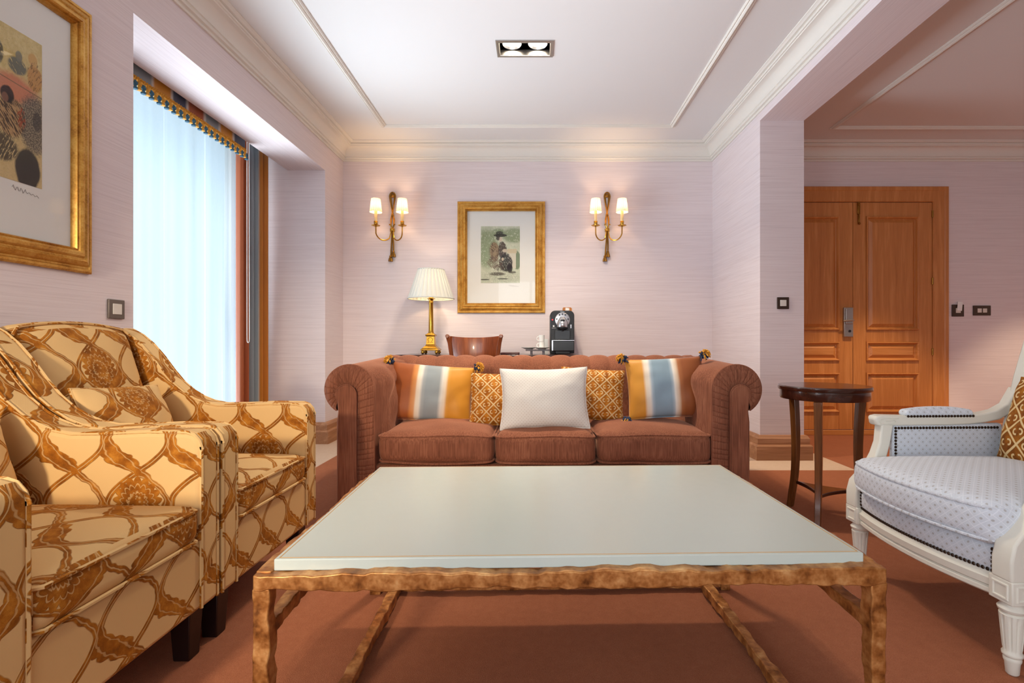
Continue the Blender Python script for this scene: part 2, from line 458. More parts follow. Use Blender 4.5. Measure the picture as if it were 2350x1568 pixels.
def print_art(name, kind):
    """generic etched print: washes of colour with loose dark figure shapes; u,v in 0..1"""
    k = Mat(name, 0.8, 0, 0.1); u, v, _ = k.coord('UV')
    n1 = k.noise(k.vec(u, v, 0.0), 6, 4, 0.65); n2 = k.noise(k.vec(u, v, 3.0), 26, 4, 0.7); n3 = k.noise(k.vec(u, v * 1.0, 7.0), 90, 2)
    wob = n1 - 0.5
    def blob(cx, cy, rx, ry, s=0.25, w=0.45):
        x = (u - cx) / rx + wob * w; y = (v - cy) / ry + (n2 - 0.5) * w
        return ((x*x + y*y).sqrt()).soft(1.0 - s, s * 2)
    hz = k.noise(k.vec(u * 60.0 + v * 60.0, v * 9.0 - u * 9.0, 1.0), 1.0, 3, 0.7); hz2 = k.noise(k.vec(u * 70.0 - v * 40.0, v * 14.0 + u * 10.0, 5.0), 1.0, 3, 0.7)
    def put(base, m, col, f=1.0): return k.mix(m * f, base, col)
    if kind == 'back':
        c = k.ramp(n1 * 0.5 + n2 * 0.5, [(0.35, C(186, 196, 168)), (0.6, C(214, 216, 194))])
        tree = blob(0.15, 0.62, 0.3, 0.34).max(blob(0.85, 0.84, 0.3, 0.13)).max(blob(0.45, 0.88, 0.2, 0.08))
        c = put(c, tree * n2.gt(0.42), C(120, 140, 98), 0.75)
        c = put(c, blob(0.93, 0.4, 0.1, 0.16, 0.1), C(96, 118, 84), 0.8)
        bx = u.gt(0.68) * u.lt(0.9) * v.gt(0.26) * v.lt(0.54)
        c = put(c, bx, C(214, 208, 188)); c = put(c, u.gt(0.68) * u.lt(0.92) * v.gt(0.525) * v.lt(0.6), C(206, 192, 160))
        c = put(c, blob(0.35, 0.55, 0.11, 0.17, 0.1, 0.5), C(158, 128, 98), 0.8)
        c = put(c, blob(0.33, 0.52, 0.13, 0.2, 0.15, 0.6) * hz.gt(0.52), C(92, 74, 58), 0.9)
        c = put(c, blob(0.55, 0.58, 0.11, 0.15, 0.1, 0.5) * hz2.gt(0.40), C(74, 58, 54), 0.95)
        c = put(c, blob(0.64, 0.36, 0.17, 0.16, 0.1, 0.4) * hz.gt(0.40), C(44, 40, 42), 0.95)
        c = put(c, blob(0.74, 0.27, 0.07, 0.08, 0.1, 0.4) * hz2.gt(0.38), C(40, 36, 40), 0.95)
        c = put(c, blob(0.36, 0.36, 0.2, 0.1, 0.15, 0.7) * hz2.gt(0.5), C(110, 88, 74), 0.9)
        c = put(c, blob(0.46, 0.27, 0.14, 0.06, 0.15, 0.6) * hz.gt(0.5), C(84, 70, 62), 0.9)
        c = put(c, blob(0.62, 0.57, 0.07, 0.03, 0.1, 0.3), C(200, 186, 164))
        c = put(c, blob(0.56, 0.42, 0.03, 0.03, 0.1, 0.3), C(196, 180, 158))
        c = put(c, blob(0.50, 0.775, 0.045, 0.05, 0.1, 0.2), C(206, 194, 174))
        c = put(c, blob(0.50, 0.84, 0.17, 0.028, 0.1, 0.5) * hz.gt(0.35), C(56, 58, 54), 0.95)
        c = put(c, blob(0.48, 0.88, 0.09, 0.035, 0.1, 0.6) * hz2.gt(0.42), C(62, 62, 58), 0.9)
        c = put(c, blob(0.44, 0.80, 0.05, 0.05, 0.1, 0.6) * hz2.gt(0.4), C(66, 60, 58), 0.9)
        c = put(c, blob(0.42, 0.16, 0.2, 0.03).max(blob(0.8, 0.19, 0.1, 0.02)) * n2.gt(0.4), C(74, 66, 58), 0.8)
        c = put(c, blob(0.1, 0.06, 0.12, 0.012, 0.2, 0.2).max(blob(0.56, 0.075, 0.14, 0.012, 0.2, 0.2)), C(50, 48, 44), 0.8)
        c = put(c, blob(0.5, 0.1, 0.5, 0.12) * ((n2 - 0.5).abs().lt(0.015)), C(80, 76, 66), 0.6)
    else:
        c = k.ramp(n1 * 0.5 + n2 * 0.5, [(0.35, C(196, 172, 104)), (0.6, C(220, 202, 140))])
        c = put(c, v.lt(0.66) * 1.0, C(214, 186, 140), 0.5)
        c = put(c, blob(0.74, 0.61, 0.20, 0.09, 0.35), C(208, 122, 92), 0.85)
        c = put(c, blob(0.35, 0.60, 0.20, 0.10, 0.3), C(196, 150, 96), 0.8)
        c = put(c, blob(0.93, 0.42, 0.15, 0.19, 0.2, 0.3), C(140, 128, 110), 0.9)
        c = put(c, blob(0.93, 0.42, 0.16, 0.20, 0.2, 0.3) * n3.gt(0.50), C(74, 66, 58), 0.75)
        c = put(c, blob(0.95, 0.45, 0.045, 0.065, 0.15, 0.2), C(64, 58, 56), 0.7)
        c = put(c, blob(0.70, 0.41, 0.12, 0.13, 0.1, 0.5), C(184, 146, 100), 0.9)
        c = put(c, blob(0.70, 0.41, 0.14, 0.14, 0.15, 0.6) * hz.gt(0.50), C(58, 42, 32), 0.9)
        c = put(c, blob(0.80, 0.43, 0.04, 0.07, 0.15, 0.6) * hz2.gt(0.50), C(160, 74, 44), 0.9)
        c = put(c, blob(0.67, 0.55, 0.06, 0.055, 0.12, 0.3), C(40, 30, 30), 0.95)
        c = put(c, blob(0.65, 0.525, 0.03, 0.03, 0.15, 0.3), C(140, 98, 76), 0.8)
        c = put(c, blob(0.86, 0.10, 0.12, 0.14, 0.1, 0.3), C(46, 42, 44), 0.95)
        c = put(c, blob(0.64, 0.20, 0.12, 0.09, 0.15, 0.6) * hz2.gt(0.44), C(70, 60, 50), 0.9)
        c = put(c, blob(0.30, 0.30, 0.22, 0.20, 0.2, 0.6) * hz.gt(0.48), C(104, 84, 62), 0.85)
        c = put(c, blob(0.76, 0.765, 0.085, 0.055, 0.15, 0.5) * hz.gt(0.40), C(96, 100, 92), 0.9)
        c = put(c, blob(0.775, 0.835, 0.032, 0.035, 0.15, 0.3), C(128, 128, 112), 0.9)
        c = put(c, blob(0.93, 0.74, 0.075, 0.09, 0.15, 0.5), C(196, 140, 72), 0.85)
        c = put(c, blob(0.91, 0.86, 0.045, 0.045, 0.15, 0.3), C(208, 164, 96), 0.9)
        c = put(c, blob(0.93, 0.75, 0.08, 0.1, 0.15, 0.5) * hz2.gt(0.56), C(120, 86, 44), 0.8)
        c = put(c, blob(0.60, 0.80, 0.035, 0.07, 0.15, 0.5) * hz.gt(0.4), C(72, 74, 70), 0.85)
        c = put(c, (v - 0.665 + (u - 0.5) * 0.08).abs().lt(0.004), C(120, 98, 62), 0.7)
    c = put(c, n3.gt(0.62) * 1.0, C(90, 84, 70), 0.18)
    k.set('Base Color', c); return k.m

M_ = {}
M_['wall'] = wallpaper(); M_['carpet'] = carpet(); M_['chenille'] = chenille(); M_['damask'] = damask()
M_['scroll'] = scroll_velvet(); M_['scroll_dark'] = scroll_velvet('brown_scroll_velvet', 0.085, 1)
M_['ceiling'] = plain('ceiling_paint', C(230, 228, 226), 0.8, 0, 0.2)
M_['trim'] = plain('cream_trim_paint', C(232, 227, 218), 0.55, 0, 0.35)
M_['oak'] = wood('oak_door', (C(178, 110, 52), C(198, 128, 66), C(212, 144, 82)), 2, 1.0, 0.42)
M_['oak_y'] = wood('oak_base_y', (C(140, 92, 60), C(172, 122, 86), C(192, 144, 108)), 1, 1.0, 0.5)
M_['oak_x'] = wood('oak_base_x', (C(140, 92, 60), C(172, 122, 86), C(192, 144, 108)), 0, 1.0, 0.5)
M_['oak_hx'] = wood('oak_rail', (C(178, 110, 52), C(198, 128, 66), C(212, 144, 82)), 0, 1.0, 0.42)
M_['mahogany'] = wood('dark_mahogany', (C(44, 18, 11), C(58, 24, 14), C(74, 33, 18)), 0, 1.0, 0.22, 0.5, 0.6)
M_['leg_wood'] = wood('brown_leg_wood', (C(78, 42, 18), C(110, 64, 28), C(138, 86, 42)), 2, 1.0, 0.3, 0.5, 0.4)
M_['black_leg'] = plain('black_stained_wood', C(30, 14, 12), 0.35)
M_['cherry'] = wood('cherry_chair', (C(96, 44, 20), C(134, 68, 34), C(156, 86, 46)), 2, 1.0, 0.3, 0.5, 0.3)
M_['gilt'] = gilt(); M_['bronze'] = bronze()
M_['brass'] = plain('polished_brass', C(196, 150, 62), 0.24, 1.0)
M_['old_brass'] = plain('aged_brass', C(150, 108, 48), 0.36, 1.0)
M_['lacquer'] = plain('cream_lacquer', C(204, 212, 202), 0.22, 0, 0.4)
M_['gold_line'] = plain('gold_line', C(212, 160, 84), 0.4)
M_['white_wood'] = plain('ivory_painted_wood', C(228, 224, 210), 0.45, 0, 0.4)
M_['nail'] = plain('bronze_nailhead', C(62, 48, 38), 0.35, 0.8)
M_['mat_board'] = plain('white_mat_board', C(238, 237, 230), 0.85, 0, 0.1)
M_['glass'] = pane()
M_['steel'] = plain('brushed_steel', C(176, 172, 166), 0.35, 0.9)
M_['plate'] = plain('bronze_switch_plate', C(116, 106, 98), 0.4, 0.4)
M_['dark_plate'] = plain('dark_switch_plate', C(70, 54, 44), 0.4, 0.4)
M_['rocker'] = plain('ivory_rocker', C(224, 218, 208), 0.5)
M_['black'] = plain('black_plastic', C(22, 23, 26), 0.32)
M_['black_satin'] = plain('charcoal_plastic', C(30, 32, 36), 0.45)
M_['silver'] = plain('silver_plastic', C(196, 198, 202), 0.25, 0.8)
M_['china'] = plain('white_china', C(236, 236, 232), 0.15, 0, 0.5)
M_['paper'] = plain('white_paper', C(238, 238, 236), 0.8)
M_['red'] = emissive('red_indicator', C(220, 40, 50), 1.2)
M_['candle'] = plain('ivory_candle_sleeve', C(240, 216, 160), 0.6)
M_['sconce_shade'] = translucent('pleated_sconce_silk', C(248, 232, 208), 0.22, pleats=(20, 0.116, -0.13, 0.11))
M_['lamp_shade'] = translucent('pleated_lamp_silk', C(206, 208, 202), 0.16, pleats=(30, 0, 0, 0.03))
M_['sheer'] = translucent('sheer_voile', C(226, 238, 246), 0.7, None, 0.84)
M_['bulb'] = emissive('warm_bulb', (1.0, 0.72, 0.4, 1), 14.0)
M_['housing'] = plain('dark_bronze_housing', C(84, 60, 34), 0.45, 0.7)
M_['spot_face'] = emissive('spot_lamp_face', (1.0, 0.88, 0.7, 1), 12.0)
M_['navy'] = plain('navy_thread', C(36, 52, 82), 0.8)
M_['teal'] = plain('teal_thread', C(52, 98, 122), 0.7)
M_['mustard'] = plain('mustard_thread', C(214, 152, 50), 0.8)
M_['white_pillow'] = dotted('white_dotted_weave', C(232, 228, 220), C(190, 176, 160), C(224, 220, 212), 0.0165, False)
M_['chair_white'] = dotted('pale_blue_diamond_weave', C(212, 217, 224), C(176, 172, 168), C(228, 232, 238), 0.027, True)
M_['cord'] = plain('white_cord', C(236, 234, 228), 0.6)
M_['folder'] = plain('oxblood_leather', C(74, 30, 26), 0.4)
RU, GR, OR, NV, WH, CRM = C(164, 84, 46), C(136, 146, 152), C(206, 140, 44), C(70, 76, 98), C(226, 222, 214), C(234, 216, 190)
BL = C(140, 164, 178)
M_['stripe_l'] = stripes('striped_satin', [(0, C(158, 84, 40)), (0.24, C(162, 88, 44)), (0.27, C(204, 128, 62)), (0.31, C(214, 150, 92)), (0.33, CRM), (0.37, C(232, 224, 208)), (0.40, C(168, 172, 172)), (0.44, C(146, 156, 160)), (0.60, C(150, 158, 160)), (0.64, C(222, 216, 204)), (0.68, CRM), (0.71, C(220, 158, 66)), (0.74, C(214, 146, 46)), (1.0, C(216, 148, 48))], 0, (-0.215, 0.215))
M_['stripe_r'] = stripes('striped_satin_mirrored', [(0, C(216, 148, 52)), (0.22, C(218, 152, 58)), (0.25, CRM), (0.29, C(236, 228, 214)), (0.32, C(170, 188, 198)), (0.35, BL), (0.54, BL), (0.57, C(176, 192, 200)), (0.59, C(238, 232, 220)), (0.63, C(226, 200, 170)), (0.66, C(176, 110, 66)), (0.71, C(150, 86, 46)), (1.0, C(156, 90, 50))], 0, (-0.215, 0.215))
def band(seq, w0=0.012):
    st = []
    for i, (p0, p1, c) in enumerate(seq):
        st += [(p0 + w0, c), (p1 - w0, c)]
        if i < len(seq) - 1: st.append((p1, C(206, 202, 196)))
    return st
def sp(seq, a, b): return band([((p0 - a) / (b - a), (p1 - a) / (b - a), c) for p0, p1, c in seq])
M_['pelmet'] = stripes('striped_pelmet_satin', sp([(2.18, 2.44, NV), (2.44, 2.595, RU), (2.595, 2.741, GR), (2.741, 2.886, OR), (2.886, 3.013, NV), (3.013, 3.172, RU), (3.172, 3.321, GR), (3.321, 3.475, OR), (3.475, 3.66, NV)], 2.18, 3.66), 1, (2.18, 3.66), 'Object')
M_['drape'] = stripes('striped_drape_satin', sp([(3.70, 3.865, RU), (3.865, 4.02, GR), (4.02, 4.18, C(190, 116, 34))], 3.70, 4.18), 1, (3.70, 4.18), 'Object')
# ------------------------------------------------------------------ the room
LX, BY, CZ = -1.736, 4.57, 2.613          # left wall, end wall, ceiling height
RX0, RX1, PY = 1.602, 1.915, 3.60         # beam / pier faces, pier front
BZ = 2.413                                # beam soffit
HX, RY = 5.2, -2.6                        # hall side wall, wall behind the camera
WY0, WY1, SZ, WX = 2.184, 4.18, 2.2565, -2.45   # window niche

m = MB(); m.box(WX - 0.2, HX + 0.1, RY - 0.1, BY + 0.1, -0.08, 0.0); struct('floor', m, M_['carpet'])
fx0, fx1, fy0, fy1 = -0.222, 0.098, 2.988, 3.132         # opening for the recessed spots
m = MB()
m.box(WX - 0.2, HX + 0.1, RY - 0.1, fy0, CZ, CZ + 0.1); m.box(WX - 0.2, HX + 0.1, fy1, BY + 0.1, CZ, CZ + 0.1)
m.box(WX - 0.2, fx0, fy0, fy1, CZ, CZ + 0.1); m.box(fx1, HX + 0.1, fy0, fy1, CZ, CZ + 0.1)
struct('ceiling', m, M_['ceiling'], smooth=False)

# left wall with the window niche and an added, unseen fill window behind the camera
N0, N1, NZ0, NZ1 = -2.2, -0.35, 0.35, 2.2
m = MB()
m.box(WX - 0.1, LX, N1, WY0, 0, CZ); m.box(WX - 0.1, LX, RY, N0, 0, CZ)
m.box(WX - 0.1, LX, N0, N1, 0, NZ0); m.box(WX - 0.1, LX, N0, N1, NZ1, CZ)
m.box(-2.045, LX, WY0, WY1, SZ, CZ)                       # lintel over the niche
m.box(WX - 0.1, LX, WY1, BY, 0, CZ)
OY0, OY1, OZ0, OZ1 = 2.22, 4.165, 0.06, 2.52               # glazed opening
m.box(WX - 0.1, WX, WY0, OY0, 0, CZ); m.box(WX - 0.1, WX, OY1, WY1, 0, CZ)
m.box(WX - 0.1, WX, OY0, OY1, 0, OZ0); m.box(WX - 0.1, WX, OY0, OY1, OZ1, CZ)
struct('wall_left', m, M_['wall'], smooth=False)
m = MB(); m.box(WX - 0.1, HX, BY, BY + 0.1, 0, CZ); struct('wall_back', m, M_['wall'], smooth=False)
m = MB(); m.box(HX, HX + 0.1, RY, BY, 0, CZ); struct('wall_right', m, M_['wall'], smooth=False)
RW0, RW1, RWZ0, RWZ1 = -0.9, 1.5, 0.3, 2.3  # opening added in the unseen rear wall to let fill light in
m = MB(); m.box(WX, RW0, RY - 0.1, RY, 0, CZ); m.box(RW1, HX, RY - 0.1, RY, 0, CZ)
m.box(RW0, RW1, RY - 0.1, RY, 0, RWZ0); m.box(RW0, RW1, RY - 0.1, RY, RWZ1, CZ); struct('wall_rear', m, M_['wall'], smooth=False)
# pier and beam between sitting area and hall
m = MB(); m.box(RX0, RX1, PY, BY, 0, CZ); m.box(RX0, RX1, RY, PY, BZ, CZ); struct('wall_pier', m, M_['wall'], smooth=False)

# windows
def window(name, ax, c, a0, a1, z0, z1, cols, sill=True):
    """frame with mullions in a wall opening; ax 'x' = wall plane at X = c"""
    r = bpy.data.objects.new(name, None); COL.objects.link(r); r['kind'] = 'structure'
    f = MB(); g = MB(); t = 0.05
    def bx(b, p0, p1, q0, q1, d): 
        if ax == 'x': b.box(c - d, c + d, p0, p1, q0, q1)
        else: b.box(p0, p1, c - d, c + d, q0, q1)
    bx(f, a0, a1, z0, z0 + t, 0.03); bx(f, a0, a1, z1 - t, z1, 0.03)
    bx(f, a0, a0 + t, z0, z1, 0.03); bx(f, a1 - t, a1, z0, z1, 0.03)
    for k in range(1, cols):
        p = a0 + (a1 - a0) * k / cols; bx(f, p - t/2, p + t/2, z0, z1, 0.03)
    bx(g, a0 + t, a1 - t, z0 + t, z1 - t, 0.004)
    struct('window_frame', f, M_['trim'], r, bevel=0.005); struct('glass', g, M_['glass'], r)
    return r
window('window_1', 'x', WX - 0.05, OY0, OY1, OZ0, OZ1, 1)
window('added_window_2', 'x', LX - 0.2, N0, N1, NZ0, NZ1, 2)  # unseen window added as an opening for cool fill from the left
window('added_window_3', 'y', RY - 0.05, RW0, RW1, RWZ0, RWZ1, 3)  # unseen window added as an opening for fill from behind the camera

# cornices: profile = offset from the wall, drop from the ceiling
CR = [(0.0, -0.145), (0.010, -0.145), (0.014, -0.138), (0.012, -0.130), (0.026, -0.127), (0.031, -0.119), (0.028, -0.111)]
CR += [(0.036 + 0.062 * (1 - math.cos(math.radians(a))), -0.108 + 0.070 * math.sin(math.radians(a))) for a in range(0, 91, 10)]
CR += [(0.100, -0.032), (0.108, -0.031), (0.112, -0.024), (0.108, -0.018), (0.122, -0.016), (0.128, -0.010), (0.138, -0.006), (0.138, 0.0)]
def cornice(name, path, closed=False):
    m = MB(); m.sweep(path, CR, closed, lambda x, y, b: (x, y, CZ + b)); return struct(name, m, M_['trim'], sharp=28)
cornice('trim_1', [(RX0, RY), (RX0, BY), (LX, BY), (LX, RY)])
cornice('trim_2', [(HX, RY), (HX, BY), (RX1, BY), (RX1, RY)])
# ceiling panel mouldings
PM = [(0.0, 0.0), (0.0, -0.006), (0.006, -0.012), (0.012, -0.008), (0.015, -0.016), (0.024, -0.020), (0.032, -0.015), (0.035, -0.008), (0.041, -0.011), (0.047, -0.006), (0.047, 0.0)]
def panel(name, x0, x1, y0, y1):
    m = MB(); m.sweep([(x0, y0), (x1, y0), (x1, y1), (x0, y1)], PM, True, lambda x, y, b: (x, y, CZ + b)); return struct(name, m, M_['trim'], sharp=28)
panel('trim_3', -1.265, 1.148, -2.1, 4.17)
panel('trim_4', 2.445, 4.7, -2.1, 4.20)

# baseboards
BS = [(0.0, 0.0), (0.042, 0.0), (0.042, 0.098), (0.036, 0.108), (0.028, 0.110), (0.028, 0.152), (0.022, 0.160), (0.016, 0.172), (0.0, 0.174)]
def base(name, path, mat):
    m = MB(); m.sweep(path, BS, False, lambda x, y, b: (x, y, b)); return struct(name, m, mat, sharp=25)
base('baseboard_left', [(LX, WY0), (LX, RY)], M_['oak_y'])
base('baseboard_niche', [(LX, BY), (LX, WY1), (WX, WY1)], M_['oak_y'])
base('baseboard_back', [(RX0, BY), (LX, BY)], M_['oak_x'])
base('baseboard_pier', [(RX1, BY), (RX1, PY), (RX0, PY), (RX0, BY)], M_['oak_x'])
base('baseboard_hall', [(HX, BY), (3.72, BY)], M_['oak_x'])

# ------------------------------------------------------------------ the double door in the hall
d = bpy.data.objects.new('door_1', None); COL.objects.link(d); d['kind'] = 'structure'; d.location = (0, BY, 0)
DS, DL, DR, DT = 2.862, 2.146, 3.578, 2.098
FR = [(0.0, 0.0), (0.0, 0.022), (-0.006, 0.030), (-0.095, 0.034), (-0.102, 0.040), (-0.130, 0.040), (-0.138, 0.030), (-0.138, 0.0)]
m = MB()
m.sweep([(DR, 0), (DR, DT), (DL, DT), (DL, 0)], FR, False, lambda x, y, b: (x, -b, y))
struct('door_frame', m, M_['oak'], d, sharp=25)
m = MB(); m.box(DL, DR, -0.03, 0.0, 0, 0.045); struct('threshold', m, M_['oak_hx'], d, bevel=0.004)
PP = [(0.0, 0.0), (0.0, 0.010), (0.004, 0.015), (0.009, 0.015), (0.014, 0.010), (0.018, 0.002), (0.022, -0.009), (0.027, -0.011), (0.055, 0.005), (0.062, 0.005)]
def leaf(x0, x1, px0, px1, nm):
    m = MB(); rows = [(0.945, 1.967), (0.668, 0.838), (0.206, 0.558)]
    # stiles and rails around the openings, then moulded and fielded panels
    m.box(x0, px0, -0.018, 0.0, 0.05, DT - 0.004); m.box(px1, x1, -0.018, 0.0, 0.05, DT - 0.004)
    zs = [0.05] + [z for r in rows[::-1] for z in r] + [DT - 0.004]
    for k in range(0, len(zs), 2): m.box(px0, px1, -0.018, 0.0, zs[k], zs[k + 1])
    lf = struct('leaf', m, M_['oak'], d, bevel=0.0015, seg=1)
    for z0, z1 in rows:
        q = MB(); e = 0.0
        q.sweep([(px0, z0), (px1, z0), (px1, z1), (px0, z1)], PP, True, lambda x, y, b: (x, -0.018 - b, y))
        i = 0.062; q.box(px0 + i, px1 - i, -0.023, -0.005, z0 + i, z1 - i)
        struct('panel', q, M_['oak'] if z1 - z0 > 0.3 else M_['oak_hx'], lf, sharp=20)
    return lf
l1 = leaf(DL + 0.003, DS - 0.002, DL + 0.118, 2.738, 'leaf')
l2 = leaf(DS + 0.002, DR - 0.003, 2.980, 3.452, 'leaf')
m = MB(); m.prism(arc(2.812, 1.147, 0.026, 0, 180, 8) + [(2.786, 0.872), (2.860, 0.872)], -0.040, -0.018, 'xz')
m = MB(); m.box(2.770, 2.852, -0.042, -0.018, 0.882, 1.147); m.box(2.778, 2.844, -0.052, -0.042, 0.998, 1.135)
lk = struct('lock_plate', m, M_['steel'], l1, bevel=0.008, seg=3); lk['label'] = 'brushed steel lock plate'
m = MB(); m.tube([(2.83, -0.05, 1.03), (2.83, -0.078, 1.03), (2.815, -0.082, 1.03), (2.74, -0.078, 1.026)], 0.0075); struct('lever', m, M_['steel'], l1)
m = MB(); m.lathe([(0.011, 0), (0.011, 0.006)], 16, M=Matrix.Translation((2.818, -0.042, 0.935)) @ Matrix.Rotation(PI/2, 4, 'X')); struct('keyhole', m, M_['black'], l1)
m = MB(); m.box(2.898, 2.922, -0.030, -0.018, 1.985, 2.095); m.box(2.904, 2.916, -0.034, -0.018, 1.90, 1.985); m.sphere((2.910, -0.036, 1.902), 0.011, 10); m.sphere((2.910, -0.030, 2.07), 0.010, 10)
struct('flush_bolt', m, M_['old_brass'], l2, bevel=0.003)
for z in (1.96, 1.355, 0.72):
    m = MB(); m.lathe([(0.007, 0), (0.007, 0.06)], 10, (DR - 0.002, -0.022, z)); struct('hinge', m, M_['old_brass'], l2)

# ------------------------------------------------------------------ recessed twin spotlight
t = thing('recessed_spotlight', 'recessed twin ceiling spotlight with both lamps lit', 'ceiling light', (-0.062, 3.06, CZ))
m = MB(); m.sweep([(-0.172, -0.085), (0.172, -0.085), (0.172, 0.085), (-0.172, 0.085)], [(0.0, 0.0), (0.0, -0.006), (0.003, -0.008), (0.018, -0.008), (0.020, -0.004), (0.020, 0.03)], True, lambda x, y, b: (x, y, b))
obj('bezel', m, M_['steel'], t, sharp=25)
m = MB(); a, b_, h = 0.160, 0.072, 0.09
m.v = [(-a, -b_, 0), (a, -b_, 0), (a, b_, 0), (-a, b_, 0), (-a, -b_, h), (a, -b_, h), (a, b_, h), (-a, b_, h)]
m.f = [(0, 1, 5, 4), (1, 2, 6, 5), (2, 3, 7, 6), (3, 0, 4, 7), (4, 5, 6, 7)]
obj('housing', m, M_['housing'], t, smooth=False)
for sx in (-0.078, 0.078):
    m = MB(); m.lathe([(0.020, 0.075), (0.046, 0.055), (0.056, 0.030), (0.058, 0.026), (0.060, 0.030), (0.060, 0.05)], 28, (sx, 0, 0), cap=False)
    l = obj('lamp', m, M_['silver'], t)
    m = MB(); m.lathe([(0.001, 0.034), (0.020, 0.034), (0.040, 0.036), (0.052, 0.040)], 28, (sx, 0, 0), cap=False); obj('lamp_face', m, M_['spot_face'], l)

# ------------------------------------------------------------------ window dressing
# voile
P = []
for i in range(141):
    y = WY0 + 0.01 + (4.10 - WY0) * i / 140
    dx = 0.012 * math.sin(y * 23) + 0.008 * math.sin(y * 61 + 1) + (0.012 if abs((y * 2.3) % 1 - 0.5) < 0.035 else 0)
    P.append([(-2.30 + dx * (0.5 + 0.5 * (1 - k / 10)), y, 0.012 + 2.44 * k / 10) for k in range(11)])
m = MB(); m.grid(P); o = obj('sheer_curtain', m, M_['sheer'], sharp=180)
tag(o, 'white voile sheer curtain glowing with daylight across the window', 'curtain')
o.modifiers.new('Thickness', 'SOLIDIFY').thickness = 0.0012
# drape
P = []
for i in range(121):
    s_ = i / 120; y = 3.725 + 0.42 * s_
    P.append([(-2.195 + 0.030 * math.sin(s_ * 2 * PI * 5.5 + 0.6) + 0.012 * math.sin(s_ * 31), y, 0.012 + 2.44 * k / 8) for k in range(9)])
m = MB(); m.grid(P); o = obj('drape', m, M_['drape'], sharp=180)
tag(o, 'rust, grey and orange striped drape gathered at the end of the window niche', 'curtain')
sm = o.modifiers.new('Thickness', 'SOLIDIFY'); sm.thickness = 0.004
# pelmet
t = thing('pelmet', 'striped fabric pelmet with gold braid and tassel fringe over the window', 'pelmet', (0, 0, 0))
P = []
for i in range(81):
    y = 2.20 + (3.615 - 2.20) * i / 80
    P.append([(-2.075 + 0.003 * math.sin(y * 40), y, z) for z in (2.19, 2.25, 2.32, 2.40, 2.44)])
P.append([(-2.13, 3.622, z) for z in (2.19, 2.25, 2.32, 2.40, 2.44)])
m = MB(); m.grid(P); o = obj('valance', m, M_['pelmet'], t); o.modifiers.new('Thickness', 'SOLIDIFY').thickness = 0.006
m = MB()
for zz, ph in ((2.197, 0), (2.207, PI)):
    m.tube([(-2.066 + 0.003 * math.sin(y * 420 + ph), 2.2 + y, zz + 0.004 * math.sin(y * 420 + ph)) for y in [1.415 * k / 260 for k in range(261)]], 0.0045, 6)
obj('braid', m, M_['mustard'], t)
tz = [(0.004, 0.0), (0.006, -0.004), (0.0095, -0.009), (0.0105, -0.014), (0.0085, -0.020), (0.005, -0.024), (0.0075, -0.030), (0.010, -0.040), (0.0095, -0.0405)]
tas = []
for q in range(2):
    m = MB(); m.lathe([(r, z) for r, z in tz][::-1], 12, flute=lambda a, z: 1 + (0.12 * math.cos(a * 6) if z < -0.026 else 0))
    tas.append(obj('tassel', m, M_['mustard' if q == 0 else 'teal'], t))
n = 0; y = 2.47
while y < 3.61:
    for q in range(2):
        o = tas[q] if n == 0 else tas[q].copy()
        if n: COL.objects.link(o); o.parent = t
        o.location = (-2.066, y + 0.028 * q, 2.194 if q == 0 else 2.188); o.scale = (1.25, 1.25, 1.15)
    n += 1; y += 0.056
# blind cord
m = MB()
pts = [(-2.10, 3.685, 2.42 - 1.56 * k / 20) for k in range(21)] + [(-2.10, 3.70 - 0.015 * math.cos(PI * k / 8), 0.855 - 0.024 * math.sin(PI * k / 8)) for k in range(1, 8)] + [(-2.10, 3.715 - 0.004 * k / 20, 0.86 + 1.56 * k / 20) for k in range(21)]
m.tube(pts, 0.0032, 6); o = obj('blind_cord', m, M_['cord']); tag(o, 'looped white blind cord hanging in front of the striped drape', 'cord')
